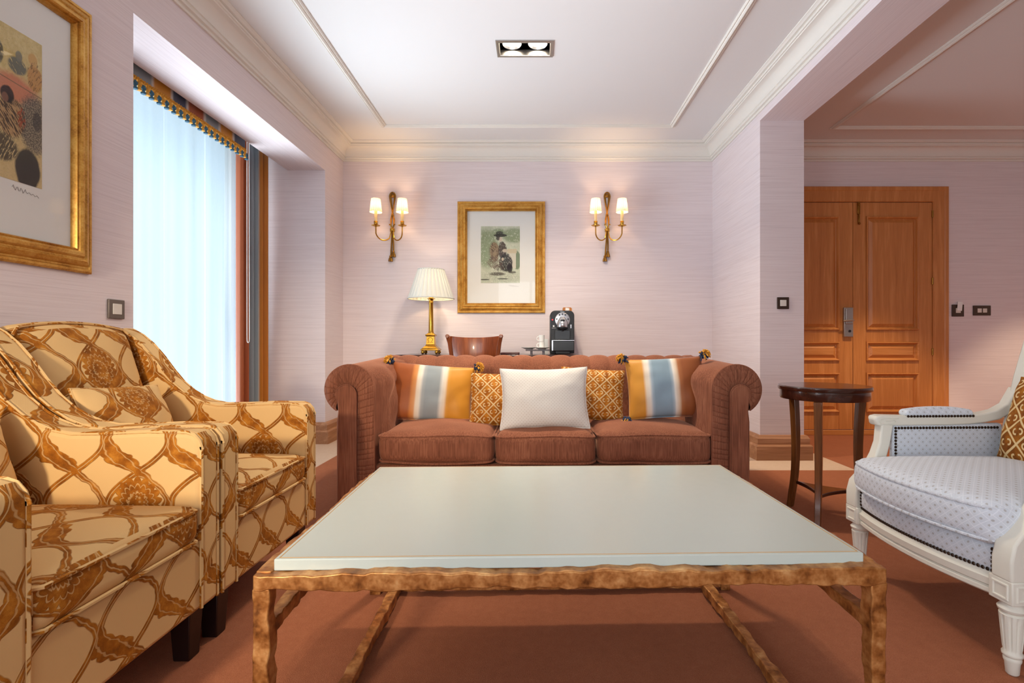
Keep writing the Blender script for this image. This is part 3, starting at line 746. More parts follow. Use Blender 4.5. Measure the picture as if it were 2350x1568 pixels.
# ------------------------------------------------------------------ sofa
SF = (0.039, 2.45, 0)
sofa = thing('chesterfield_sofa', 'brown chenille chesterfield sofa with rolled arms and three seat cushions', 'sofa', SF)
M_CH = M_['chenille']
def arm_outline():
    c = (0.936, 0.604); r = 0.118
    pts = [(0.818, 0.06 + (0.604 - 0.06) * k / 8) for k in range(8)]
    pts += arc(c[0], c[1], r, 180, -58, 30)
    return pts                                           # inner bottom -> over the roll -> under the curl
def arm(sgn):
    O = arm_outline(); low = [(0.965, 0.505), (0.985, 0.47), (0.985, 0.06)]
    P = []; ys = [0.0, 0.012, 0.05] + [0.05 + 0.75 * k / 14 for k in range(1, 15)]
    full = O + low
    for y in ys:
        row = []; k = y / 0.8
        for i, (x, z) in enumerate(full):
            zz = z + (0.028 * k * max(0, (z - 0.3) / 0.4)); xx = x
            if i < 16 and y > 0.06:                        # tufted inner face
                u = (y - 0.06) / 0.115; v = z / 0.16
                puff = abs(math.sin(PI * (u * 0.5 + v * 0.5))) * abs(math.sin(PI * (u * 0.5 - v * 0.5)))
                xx -= 0.012 + 0.035 * math.sqrt(puff)
            if y < 0.011: xx = 0.936 + (xx - 0.936) * 0.985; zz = zz - 0.002
            row.append((sgn * xx, y, zz))
        P.append(row)
    m = MB(); m.grid(P, cv=True)
    nn = len(full); o = len(m.v) - nn; m.f.append(tuple(o + i for i in range(nn)))
    a = obj('arm', m, M_CH, sofa, sharp=60)
    # pleated ring on the front
    I = [(0.898, 0.06 + (0.580 - 0.06) * k / 8) for k in range(8)] + arc(0.946, 0.580, 0.048, 180, -30, 30)
    def samp(L, t):
        ds = [0]
        for p, q in zip(L, L[1:]): ds.append(ds[-1] + math.hypot(q[0]-p[0], q[1]-p[1]))
        w = t * ds[-1]
        for k in range(len(L) - 1):
            if w <= ds[k+1] + 1e-9:
                f = (w - ds[k]) / max(1e-9, ds[k+1] - ds[k]); return (L[k][0] + (L[k+1][0]-L[k][0])*f, L[k][1] + (L[k+1][1]-L[k][1])*f)
        return L[-1]
    nz = 360; P = []
    cuts = [0.0]; rr = random.Random(3)
    while cuts[-1] < 1: cuts.append(cuts[-1] + rr.uniform(0.020, 0.038))
    for i in range(nz + 1):
        t = i / nz
        # keep radial lines straight: both outlines share the straight part, then the arc
        lo = 0.56; so = 0.544 / (0.544 + 0.118 * math.radians(238)); si = 0.52 / (0.52 + 0.048 * math.radians(210))
        if t < lo: to, ti = t / lo * so, t / lo * si
        else: to, ti = so + (t - lo) / (1 - lo) * (1 - so), si + (t - lo) / (1 - lo) * (1 - si)
        a0 = samp(O, to); b0 = samp(I, ti)
        w = next((min(t - c0, c1 - t) for c0, c1 in zip(cuts, cuts[1:]) if c0 <= t <= c1), 0)
        pl = 0.0065 * math.exp(-(w / 0.0028) ** 2)
        P.append([(sgn * (a0[0] + (b0[0]-a0[0])*k/8), -0.004 - 0.018 * math.sin(PI * (0.12 + 0.88*k/8) * 0.9) + pl * math.sin(PI * (k + 1) / 10), a0[1] + (b0[1]-a0[1])*k/8) for k in range(9)])
    m = MB(); m.grid(P); obj('pleated_front', m, M_CH, a, sharp=180)
    poly = [(x + (0.002 if x > 0.9 else 0), z) for x, z in I] + [(0.984, 0.50), (0.990, 0.45), (0.990, 0.06)]
    m = MB(); m.prism([(sgn * x, z) for x, z in poly], -0.030, 0.02, 'xz'); obj('facing', m, M_CH, a, bevel=0.008, seg=3, sharp=50)
    m = MB(); m.tube([(sgn * x, -0.004, z) for x, z in O], 0.0055, 8)
    m.tube([(sgn * x, -0.026, z) for x, z in I], 0.0035, 6); obj('piping', m, M_CH, a)
    return a
arm(-1); arm(1)
# rolled tufted back
sec = [(0.50, 0.30), (0.515, 0.40), (0.54, 0.48), (0.565, 0.555)]
sec += [(0.70 + 0.122 * math.cos(math.radians(a)), 0.628 + 0.122 * math.sin(math.radians(a))) for a in range(188, -76, -12)]
sec += [(0.765, 0.45), (0.765, 0.06), (0.56, 0.06)]
P = []; NX = 300; W = 0.93
for i in range(NX + 1):
    x = -W + 2 * W * i / NX; row = []; u = x / 0.118
    for j, (y, z) in enumerate(sec):
        dy = dz = 0
        if j < 24:
            ph = abs(math.sin(PI * (u + 0.5)))
            if j >= 5: pf = (ph ** 0.45) * 0.017
            else:
                v = (z - 0.545) / 0.16
                pf = math.sqrt(abs(math.sin(PI * (u * 0.5 + 0.25 + v * 0.5)) * math.sin(PI * (u * 0.5 + 0.25 - v * 0.5)))) * 0.03
            nx_, nz_ = y - 0.70, z - 0.628
            L = math.hypot(nx_, nz_) or 1
            dy, dz = nx_ / L * pf, nz_ / L * pf
        row.append((x, y + dy, z + dz - 0.012))
    P.append(row)
m = MB(); m.grid(P, cv=True); bk = obj('back', m, M_CH, sofa, sharp=75)
bt = None
for k in range(-7, 8):
    x = 0.118 * (k + 0.5)
    if abs(x) < 0.85:
        if bt is None: m = MB(); m.sphere((0, 0, 0), 0.013, 10, sq=(1, 0.7, 1)); bt = q = obj('button', m, M_CH, bk)
        else: q = bt.copy(); COL.objects.link(q); q.parent = bk
        q.location = (x, 0.562, 0.552)
m = MB(); m.box(-0.83, 0.83, 0.015, 0.60, 0.06, 0.235); obj('base_frame', m, M_CH, sofa, bevel=0.02, seg=3)
m = MB(); m.box(-0.83, 0.83, 0.10, 0.56, 0.20, 0.26); obj('seat_deck', m, M_CH, sofa)
for sx in (-0.90, 0.90):
    for y in (0.06, 0.70):
        m = MB(); m.lathe([(0.022, 0), (0.03, 0.03), (0.034, 0.065)], 16, (sx, y, 0)); obj('foot', m, M_['black_leg'], sofa)
def seat_cushion(parent, mat, x0, x1, y0, y1, z0, z1, crown, seed, r=0.05, pipe=0.0055, wob=0.006):
    c = ((x0 + x1) / 2, (y0 + y1) / 2, (z0 + z1) / 2); s_ = (x1 - x0, y1 - y0, z1 - z0)
    m = MB(); M = Matrix.Translation(c)
    m.rbox(s_, r, 14, crown, 0.0, M, wob, seed); q = obj('seat_cushion', m, mat, parent, sharp=180)
    for sg in (1, -1):
        m = MB(); pts = []; rr = 0.045; hx, hy = s_[0]/2 - 0.003, s_[1]/2 - 0.003; zz = sg * (s_[2]/2 - r * 0.38)
        for cx, cy, a0 in ((hx-rr, hy-rr, 0), (-hx+rr, hy-rr, 90), (-hx+rr, -hy+rr, 180), (hx-rr, -hy+rr, 270)): pts += arc(cx, cy, rr, a0, a0 + 90, 6)
        rows = []
        dense = []
        for (xa, ya), (xb, yb) in zip(pts, pts[1:] + pts[:1]):
            k = max(1, int(math.hypot(xb-xa, yb-ya) / 0.03)); dense += [(xa + (xb-xa)*i/k, ya + (yb-ya)*i/k) for i in range(k)]
        line = []
        for x, y in dense:
            nv = noise.noise_vector(Vector((x*7 + seed*3.1, y*7, zz*7))) * wob; bow = 0.010 * (1 - (x/hx)**2) * sg if abs(y) > hy*0.9 else 0
            line.append((c[0] + x + nv.x, c[1] + y + nv.y, c[2] + zz + nv.z + bow))
        m.tube(line, pipe, 6, closed=True); obj('piping', m, mat, q)
    return q
seat_cushion(sofa, M_CH, -0.800, -0.240, -0.022, 0.56, 0.238, 0.392, 0.026, 1)
seat_cushion(sofa, M_CH, -0.232, 0.254, -0.030, 0.56, 0.238, 0.390, 0.028, 2)
seat_cushion(sofa, M_CH, 0.262, 0.818, -0.020, 0.56, 0.238, 0.394, 0.028, 3)

# ------------------------------------------------------------------ throw pillows on the sofa
def pillow(name, label, mat, o, right, up, w, h, t, group, seed, pinch=0.05, pipe=None, tassels=False, wob=0.010):
    right = Vector(right).normalized(); up = Vector(up).normalized(); nrm = right.cross(up).normalized(); up = nrm.cross(right)
    root = thing(name, label, 'pillow', o, 0, group)
    M = basis((0, 0, 0), right, up, nrm)
    m = MB(); m.pillow(w, h, t, pinch, 28, seed, wob, M=M); c = obj('cover', m, mat, root, sharp=180)
    m = MB(); m.tube([M @ Vector(p) for p in edge_loop(w * 1.0, h * 1.0, pinch)], 0.0045, 6, closed=True)
    obj('piping', m, pipe or mat, c)
    if tassels:
        for sx, sy in ((-1, -1), (1, -1), (1, 1), (-1, 1)):
            for q, (mt, off) in enumerate((('navy', 0.010), ('mustard', 0.030))):
                m = MB(); p = M @ Vector((sx * (w/2 + off * 0.6), sy * (h/2 + (off - 0.01) * 0.5), 0.012 + 0.008 * q))
                R_ = basis(p, nrm.cross(Vector((right*sx + up*sy))), nrm, right*sx + up*sy * (1 if sy > 0 else 1)) if False else Matrix.Translation(p)
                rr = random.Random(seed * 7 + sx * 3 + sy + q)
                m.sphere((0, 0, 0), 0.014, 10, M=R_)
                for k in range(46):
                    dv = Vector((rr.uniform(-1, 1), rr.uniform(-1, 1), rr.uniform(-1, 1))) + (right * sx + up * sy) * 0.6 + Vector((0, 0, -0.25 if q else 0.1))
                    dv.normalize(); m.tube([R_ @ (dv * 0.008), R_ @ (dv * 0.022 + Vector((0, 0, -0.001))), R_ @ (dv * 0.033 + Vector((0, 0, -0.008)))], [0.0035, 0.004, 0.0025], 5)
                obj('tassel', m, M_[mt], root)
    return root
def at(px, py, y): return Vector(((px - 1228) / F * y, y, CH - (py - 787) / F * y))
G = 'throw pillows along the sofa'
pillow('striped_pillow', 'tasselled rust, grey and mustard striped pillow at the sofa end below the table lamp', M_['stripe_l'],
       at(990, 902, 2.80), (1, 0.10, -0.085), (-0.03, 0.28, 1), 0.455, 0.315, 0.15, G, 3, 0.045, None, True)
pillow('striped_pillow', 'tasselled mustard, blue and rust striped pillow at the sofa end near the round side table', M_['stripe_r'],
       at(1527, 890, 2.72), (1, -0.10, 0.055), (-0.09, 0.30, 1), 0.405, 0.325, 0.16, G, 4, 0.045, None, True)
pillow('gold_pillow', 'gold scroll velvet pillow between the grey striped pillow and the white pillow', M_['scroll'],
       at(1150, 917, 2.74), (1, 0.03, -0.01), (0.02, 0.26, 1), 0.33, 0.285, 0.14, G, 5, 0.05)
pillow('gold_pillow', 'gold scroll velvet pillow tilted behind the white pillow, beside the blue striped pillow', M_['scroll'],
       at(1358, 905, 2.80), (1, -0.05, -0.065), (0.06, 0.26, 1), 0.35, 0.285, 0.14, G, 6, 0.05)
pillow('white_pillow', 'white dotted rectangular pillow in the middle of the sofa', M_['white_pillow'],
       at(1249, 914, 2.58), (1, 0.0, 0.022), (0.01, 0.30, 1), 0.452, 0.315, 0.15, G, 8, 0.075, None, False, 0.010)

# ------------------------------------------------------------------ coffee table
ct = thing('coffee_table', 'low cream lacquered coffee table on a hammered bronze frame', 'coffee table', (0.064, 1.328, 0), math.radians(1.5))
hw, hd = 0.568, 0.357
m = MB(); m.box(-hw, hw, -hd, hd, 0.398, 0.420); tt = obj('table_top', m, M_['lacquer'], ct, bevel=0.002)
m = MB(); e = 0.007
for x0, x1, y0, y1 in ((-hw+e, hw-e, -hd+e, -hd+e+0.0016), (-hw+e, hw-e, hd-e-0.0016, hd-e), (-hw+e, -hw+e+0.0016, -hd+e, hd-e), (hw-e-0.0016, hw-e, -hd+e, hd-e)): m.box(x0, x1, y0, y1, 0.4195, 0.4204)
obj('gold_line', m, M_['gold_line'], tt)
def bar(name, a, b, w, seed, parent=ct, amp=0.0040, step=0.0135):
    a, b = Vector(a), Vector(b); n = max(4, int((b - a).length / step)); rr = random.Random(seed)
    pts = [a + (b - a) * (k / n) for k in range(n + 1)]
    ph = [rr.uniform(0, 6.28) for _ in range(8)]
    J = [[amp * 0.8 * abs(math.sin(i * 0.52 + ph[k])) ** 0.7 + amp * 0.5 * math.sin(i * 0.19 + ph[k + 4]) + amp * rr.uniform(-0.35, 0.35) for k in range(4)] for i in range(n + 1)]
    for r_ in J: r_[1] = -r_[1]; r_[3] = -r_[3]
    m = MB(); m.tube(pts, 0, sec=(w, w), jitter=lambda i: J[i]); return obj(name, m, M_['bronze'], parent, bevel=0.0022, seg=2, sharp=50)
fx, fy = 0.582, 0.366; w = 0.026
bar('rail', (-fx - 0.013, -fy, 0.385), (fx + 0.013, -fy, 0.385), w, 1); bar('rail', (-fx, fy, 0.385), (fx, fy, 0.385), w, 2)
bar('rail', (-fx, -fy, 0.385), (-fx, fy, 0.385), w, 3); bar('rail', (fx, -fy, 0.385), (fx, fy, 0.385), w, 4)
for k, (sx, sy) in enumerate(((-1, -1), (1, -1), (1, 1), (-1, 1))): bar('leg', (sx * fx, sy * fy, 0.0), (sx * fx, sy * fy, 0.374), 0.025, 10 + k)
bar('stretcher', (-fx, -fy, 0.292), (-fx, fy, 0.292), 0.022, 21); bar('stretcher', (fx, -fy, 0.292), (fx, fy, 0.292), 0.022, 22)
bar('foot_bar', (-fx, fy, 0.022), (fx, fy, 0.022), 0.022, 23); bar('foot_bar', (-fx, -fy, 0.022), (fx, -fy, 0.022), 0.022, 24)
bar('foot_bar', (-0.512, -fy, 0.022), (-0.512, fy, 0.022), 0.024, 25); bar('foot_bar', (0.512, -fy, 0.022), (0.512, fy, 0.022), 0.024, 26)

# ------------------------------------------------------------------ round side table
rt = thing('side_table', 'small round dark wood side table between the sofa and the white armchair', 'side table', (1.37, 2.40, 0))
m = MB(); m.lathe([(0.190, 0.607), (0.196, 0.609), (0.198, 0.613), (0.198, 0.624), (0.195, 0.629), (0.001, 0.629)], 72); obj('table_top', m, M_['mahogany'], rt, sharp=30)
m = MB(); m.lathe([(0.165, 0.566), (0.187, 0.566), (0.189, 0.570), (0.189, 0.607), (0.165, 0.607)], 72); obj('apron', m, M_['mahogany'], rt, sharp=40)
feet = []
for deg in (-127, -7, 113):
    a = math.radians(deg); M = Matrix.Rotation(a, 4, 'Z')
    pts = []; secs = []
    for k in range(25):
        t_ = k / 24; z = 0.566 * (1 - t_) + 0.0
        r_ = 0.165 - 0.012 * math.sin(PI * min(1, t_ * 1.15)) + 0.022 * max(0, t_ - 0.62) ** 2 / 0.144
        pts.append((r_, 0, z)); wd = 0.034 - 0.009 * t_; secs.append((wd, wd * 1.05))
    m = MB(); m.tube(pts, 0, sec=secs, up=(1, 0, 0), M=M); obj('leg', m, M_['leg_wood'], rt, bevel=0.003)
    feet.append(M @ Vector((0.152, 0, 0)))
poly = []
for i in range(3):
    p, q = feet[i], feet[(i + 1) % 3]; mid = (p + q) / 2 * 0.42
    for k in range(12):
        t_ = k / 12; b = (1-t_)**2 * p + 2*(1-t_)*t_*mid + t_**2 * q; poly.append((b.x, b.y))
m = MB(); m.prism(poly, 0.122, 0.138, 'xy'); obj('stretcher', m, M_['mahogany'], rt, bevel=0.002, sharp=60)

# ------------------------------------------------------------------ damask armchairs
def damask_chair(label, loc):
    t = thing('armchair', label, 'armchair', loc, 0, 'gold damask armchairs')
    D = M_['damask']; HWI = 0.295
    prof = [(0.0, 0.135), (0.0, 0.555), (-0.004, 0.578), (-0.018, 0.594), (-0.040, 0.600), (-0.14, 0.602), (-0.25, 0.597), (-0.34, 0.596), (-0.39, 0.606), (-0.43, 0.622),
            (-0.47, 0.646), (-0.51, 0.680), (-0.55, 0.728), (-0.59, 0.782), (-0.63, 0.828), (-0.67, 0.862), (-0.71, 0.884), (-0.745, 0.886), (-0.775, 0.868), (-0.785, 0.83), (-0.775, 0.135)]
    for s_ in (-1, 1):
        y = s_ * (HWI - 0.037)
        m = MB(); m.prism(prof, y - 0.037, y + 0.037, 'xz'); a = obj('arm', m, D, t, bevel=0.016, seg=4, sharp=45)
        m = MB()
        for yy in (y - 0.037, y + 0.037):
            q = 0.006 if yy > y else -0.006
            m.tube([(x - (0.004 if 0 < k < 3 else 0) + 0.0, yy - q * 0.7, z - 0.003) for k, (x, z) in enumerate(prof[1:-1])], 0.0048, 6)
            m.tube([(-0.002, yy - q * 0.7, 0.14), (-0.002, yy - q * 0.7, 0.56)], 0.0048, 6)
        obj('piping', m, D, a)
    # padded back
    M = basis((-0.655, 0, 0.63), (0, 1, 0), (-0.30, 0, 1), (1, 0, 0.30))
    m = MB(); o = len(m.v); m.rbox((0.450, 0.50, 0.125), 0.055, 16, 0.035, 0.0, None, 0.003, 4)
    m.v = [tuple(M @ Vector((x, y + (0.028 * (1 - (x / 0.225) ** 2) if y > 0 else 0), z))) for x, y, z in m.v]
    b = obj('backrest', m, D, t, sharp=180)
    m = MB(); m.tube([M @ Vector((x, 0.233 + 0.028 * (1 - (x/0.225)**2) - (0.02 if abs(x) > 0.2 else 0), 0.058)) for x in [-0.215 + 0.43*k/20 for k in range(21)]], 0.0045, 6); obj('piping', m, D, b)
    m = MB(); m.box(-0.785, -0.70, -HWI + 0.03, HWI - 0.03, 0.135, 0.80); obj('outer_back', m, D, t, bevel=0.015, seg=3)
    # seat
    m = MB(); m.rbox((0.60, 0.446, 0.098), 0.034, 14, 0.032, 0.0, Matrix.Translation((-0.298, 0, 0.362)), 0.003, 9)
    q = obj('seat_cushion', m, D, t, sharp=180)
    m = MB()
    for zz in (0.400, 0.322): m.tube([(0.001 - (0.03 if abs(y) > 0.218 else 0.0), y, zz) for y in [-0.222 + 0.444*k/20 for k in range(21)]], 0.0048, 6)
    obj('piping', m, D, q)
    m = MB(); m.box(-0.74, -0.006, -0.235, 0.235, 0.135, 0.318); obj('seat_base', m, D, t, bevel=0.012, seg=3)
    for x in (-0.055, -0.73):
        for y in (-0.245, 0.245):
            m = MB(); m.tube([(x, y, 0.0), (x, y, 0.14)], 0, sec=[(0.042, 0.042), (0.056, 0.056)], up=(1, 0, 0)); obj('leg', m, M_['black_leg'], t, bevel=0.003)
    return t
damask_chair('gold damask armchair next to the sofa, with the window niche behind it', (-0.862, 1.688, 0))
damask_chair('gold damask armchair cut off by the picture edge, the one farther from the sofa', (-0.866, 1.090, 0))
GP = 'damask pillows on the gold armchairs'
def chair_pillow(label, o, roll, seed):
    pillow('damask_pillow', label, M_['damask'], o, (0, 1, roll), (-0.42, 0, 1), 0.345, 0.27, 0.11, GP, seed, 0.04)
chair_pillow('small damask pillow leaning in the armchair next to the sofa', (-1.325, 1.660, 0.560), -0.05, 11)
chair_pillow('small damask pillow in the armchair cut off by the picture edge', (-1.315, 1.085, 0.560), -0.05, 12)
# ------------------------------------------------------------------ ivory bergere
wc = thing('bergere_chair', 'ivory painted bergere armchair with pale blue upholstery and bronze nailheads', 'armchair', (1.180, 1.545, 0), math.radians(2.2))
W_ = M_['white_wood']; U_ = M_['chair_white']
def bow(y, h=0.28, d=0.042): return -d * (1 - (y / h) ** 2)
ys = [-0.28 + 0.56 * k / 28 for k in range(29)]
# front rail with moulding, upholstered band above it
RP = [(0.030, 0.183), (-0.004, 0.183), (-0.010, 0.188), (-0.010, 0.198), (-0.004, 0.203), (-0.012, 0.208), (-0.014, 0.226), (-0.006, 0.232), (-0.003, 0.240), (0.030, 0.240)]
m = MB(); m.grid([[(x + bow(y), y, z) for x, z in RP] for y in ys], cv=True); obj('front_rail', m, W_, wc, sharp=28)
m = MB(); m.grid([[(x + bow(y), y, z) for x, z in ((0.03, 0.238), (0.0, 0.238), (-0.006, 0.262), (-0.006, 0.292), (0.004, 0.312), (0.03, 0.316))] for y in ys], cv=True)
obj('upholstered_band', m, U_, wc, sharp=60)
def nails(name, pts, parent, nrm, r=0.0052):
    m = MB()
    for p in pts: m.sphere(p, r, 8, sq=tuple(0.6 if abs(c) > 0.7 else 1.0 for c in nrm))
    return obj(name, m, M_['nail'], parent)
nails('nailhead_trim', [(bow(y) - 0.004, y, 0.2445) for y in [-0.245 + 0.49 * k / 46 for k in range(47)]] + [(bow(s_ * 0.247) - 0.006, s_ * 0.247, 0.256 + 0.011 * k) for s_ in (-1, 1) for k in range(5)], wc, (1, 0, 0))
for s_ in (-1, 1):
    m = MB()
    m.box(0.02, 0.52, s_ * 0.275 - 0.018, s_ * 0.275 + 0.018, 0.185, 0.240); obj('side_rail', m, W_, wc, bevel=0.006)
    m = MB(); m.box(0.03, 0.52, s_ * 0.272 - 0.018, s_ * 0.272 + 0.018, 0.240, 0.315); obj('side_upholstery', m, U_, wc, bevel=0.01, seg=3)
m = MB(); m.box(0.50, 0.54, -0.26, 0.26, 0.185, 0.31); obj('rear_rail', m, W_, wc, bevel=0.005)
# legs
FL = [(0.010, 0.0), (0.0135, 0.004), (0.0155, 0.030), (0.018, 0.036), (0.0185, 0.041), (0.0165, 0.045), (0.021, 0.049), (0.0215, 0.055), (0.018, 0.060), (0.0195, 0.068), (0.0255, 0.140), (0.0265, 0.152), (0.022, 0.156), (0.0285, 0.161), (0.030, 0.167), (0.026, 0.172), (0.022, 0.177), (0.022, 0.186)]
def fl(a, z):
    if 0.064 < z < 0.15: return 1 - 0.13 * max(0, math.cos(a * 10)) ** 0.6 * min(1, (z - 0.06) / 0.012, (0.152 - z) / 0.01)
    return 1
prof = []
for (r0, z0), (r1, z1) in zip(FL, FL[1:]):
    k = 8 if z1 - z0 > 0.03 else 1
    prof += [(r0 + (r1-r0)*i/k, z0 + (z1-z0)*i/k) for i in range(k)]
prof.append(FL[-1])
for s_ in (-1, 1):
    m = MB(); m.lathe(prof, 80, (0.004, s_ * 0.280, 0), flute=fl)
    l = obj('leg', m, W_, wc, sharp=50)
    m = MB(); x0, x1, y0, y1 = -0.028, 0.036, s_ * 0.280 - 0.032, s_ * 0.280 + 0.032
    m.box(x0, x1, y0, y1, 0.184, 0.243); b_ = obj('corner_block', m, W_, l, bevel=0.003)
    m = MB()
    m.sweep([(y0 + 0.010, 0.193), (y1 - 0.010, 0.193), (y1 - 0.010, 0.234), (y0 + 0.010, 0.234)], [(0.0, 0.0), (0.002, 0.003), (0.005, 0.003), (0.007, 0.0)], True, lambda a, b, c: (x0 - c, a, b))
    m.sweep([(x0 + 0.010, 0.193), (x1 - 0.010, 0.193), (x1 - 0.010, 0.234), (x0 + 0.010, 0.234)], [(0.0, 0.0), (0.002, 0.003), (0.005, 0.003), (0.007, 0.0)], True, lambda a, b, c: (a, y0 - c, b))
    obj('block_moulding', m, W_, l)
    m = MB(); m.tube([(0.50, s_ * 0.25, 0.30), (0.52, s_ * 0.25, 0.15), (0.57, s_ * 0.25, 0.0)], 0, sec=[(0.045, 0.045), (0.04, 0.04), (0.03, 0.03)], up=(1, 0, 0)); obj('leg', m, W_, wc, bevel=0.004)
    # arm: post sweeping back and up, rail with scroll, pad
    yy = s_ * 0.283
    m = MB()
    cv = [(0.000, 0.240), (0.000, 0.29), (0.006, 0.32), (0.030, 0.35), (0.055, 0.385), (0.072, 0.425), (0.086, 0.47), (0.095, 0.54)]
    m.tube([(x, yy, z) for x, z in cv], 0, sec=[(0.056, 0.058), (0.056, 0.058), (0.054, 0.056), (0.048, 0.052), (0.044, 0.046), (0.040, 0.042), (0.038, 0.040), (0.040, 0.044)], up=(1, 0, 0)); obj('arm_post', m, W_, wc, bevel=0.006, seg=3, sharp=40)
    m = MB()
    cv = [(0.052, 0.547), (0.058, 0.549), (0.075, 0.550), (0.11, 0.550), (0.2, 0.549), (0.32, 0.549), (0.40, 0.552), (0.46, 0.558), (0.51, 0.568), (0.56, 0.595), (0.60, 0.66)]
    m.tube([(x, yy + s_ * 0.004, z) for x, z in cv], 0, sec=[(0.034, 0.020), (0.044, 0.034), (0.048, 0.038), (0.046, 0.036), (0.044, 0.034), (0.044, 0.034), (0.044, 0.034), (0.042, 0.034), (0.04, 0.036), (0.04, 0.036), (0.04, 0.036)], up=(0, 0, 1))
    ar = obj('arm_rail', m, W_, wc, bevel=0.007, seg=3, sharp=40)
    m = MB()
    for q, yo in ((-1, yy - 0.020), (1, yy + 0.028)):
        m.tube([(x, yo, z) for x, z in [(0.135, 0.560), (0.085, 0.561), (0.068, 0.556), (0.064, 0.549), (0.070, 0.541), (0.085, 0.538), (0.120, 0.539), (0.126, 0.546), (0.120, 0.551), (0.088, 0.550)]], 0.0022, 6)
    obj('scroll_carving', m, W_, ar)
    m = MB(); m.rbox((0.252, 0.046, 0.024), 0.011, 10, 0.012, 0, Matrix.Translation((0.290, yy + s_ * 0.002, 0.575)), 0, 0); obj('arm_pad', m, U_, ar, sharp=180)
    nails('nailhead_trim', [(0.170 + 0.0115 * k, yy - 0.020, 0.566) for k in range(22)], ar, (0, 1, 0), 0.005)
    # upholstered panel under the arm
    m = MB(); m.rbox((0.41, 0.026, 0.225), 0.010, 10, 0, 0, Matrix.Translation((0.325, yy, 0.425)), 0, 0); pn = obj('arm_panel', m, U_, wc, sharp=180)
    yf = yy - s_ * 0.014
    nails('nailhead_trim', [(0.128 + 0.0115 * k, yf, 0.523) for k in range(34)] + [(0.128, yf, 0.512 - 0.0115 * k) for k in range(12)], pn, (0, 1, 0), 0.0052)
# cushion
m = MB(); m.rbox((0.56, 0.545, 0.112), 0.040, 16, 0.030, 0.0, Matrix.Translation((0.245, 0, 0.366)), 0.003, 21)
def cb(x, y): return -0.050 * max(0, 1 - (y / 0.272) ** 2) * max(0, min(1, (0.35 - x) / 0.35))
m.v = [(x + cb(x, y), y, z) for x, y, z in m.v]; q = obj('seat_cushion', m, U_, wc, sharp=180)
m = MB()
for zz, ins in ((0.408, 0.006), (0.325, 0.006)):
    pts = [(0.45, -0.266), (0.1, -0.266), (0.03, -0.264), (-0.012, -0.256), (-0.026, -0.24)] + [(-0.030, -0.22 + 0.44 * k / 20) for k in range(21)] + [(-0.026, 0.24), (-0.012, 0.256), (0.03, 0.264), (0.1, 0.266), (0.45, 0.266)]
    m.tube([(x + cb(x, y), y, zz) for x, y in pts], 0.0042, 6)
obj('piping', m, U_, q)
# back
m = MB()
for s_ in (-1, 1):
    m.tube([(0.505, s_ * 0.262, 0.29), (0.545, s_ * 0.266, 0.45), (0.607, s_ * 0.270, 0.70), (0.675, s_ * 0.268, 0.93)], 0, sec=(0.046, 0.040), up=(1, 0, 0))
m.tube([(0.675 + 0.010 * math.sin(PI * k / 16), -0.268 + 0.536 * k / 16, 0.93 + 0.05 * math.sin(PI * k / 16)) for k in range(17)], 0, sec=(0.046, 0.040), up=(1, 0, 0))
obj('back_frame', m, W_, wc, bevel=0.006, sharp=40)
M = basis((0.602, 0, 0.66), (0, -1, 0), (0.27, 0, 1), (-1, 0, 0.27))
m = MB(); m.rbox((0.50, 0.56, 0.05), 0.02, 12, 0.03, 0, M); obj('backrest', m, U_, wc, sharp=180)
pillow('brown_pillow', 'dark brown scroll velvet pillow leaning in the ivory armchair', M_['scroll_dark'], (1.685, 1.615, 0.555), (0.0, -1, -0.04), (0.27, 0, 1), 0.36, 0.30, 0.13, None, 31, 0.05)

# ------------------------------------------------------------------ desk and what stands on it
DT_ = 0.735
dk = thing('writing_desk', 'dark mahogany writing desk along the end wall behind the sofa', 'desk', (-0.375, 4.275, 0))
m = MB(); m.box(-0.735, 0.735, -0.275, 0.275, DT_ - 0.028, DT_); obj('desk_top', m, M_['mahogany'], dk, bevel=0.005)
m = MB(); m.box(-0.70, 0.70, -0.245, 0.25, DT_ - 0.13, DT_ - 0.028); obj('apron', m, M_['mahogany'], dk, bevel=0.003)
for x in (-0.68, 0.68):
    for y in (-0.225, 0.23):
        m = MB(); m.tube([(x, y, 0), (x, y, DT_ - 0.03)], 0, sec=[(0.03, 0.03), (0.05, 0.05)], up=(1, 0, 0)); obj('leg', m, M_['mahogany'], dk, bevel=0.003)
for k in range(3):
    m = MB(); m.box(-0.66 + 0.45 * k, -0.66 + 0.45 * k + 0.42, -0.252, -0.242, DT_ - 0.12, DT_ - 0.038); dr = obj('drawer', m, M_['mahogany'], dk, bevel=0.002)
    m = MB(); m.sphere((-0.45 + 0.45 * k, -0.262, DT_ - 0.08), 0.011, 12); obj('knob', m, M_['brass'], dr)

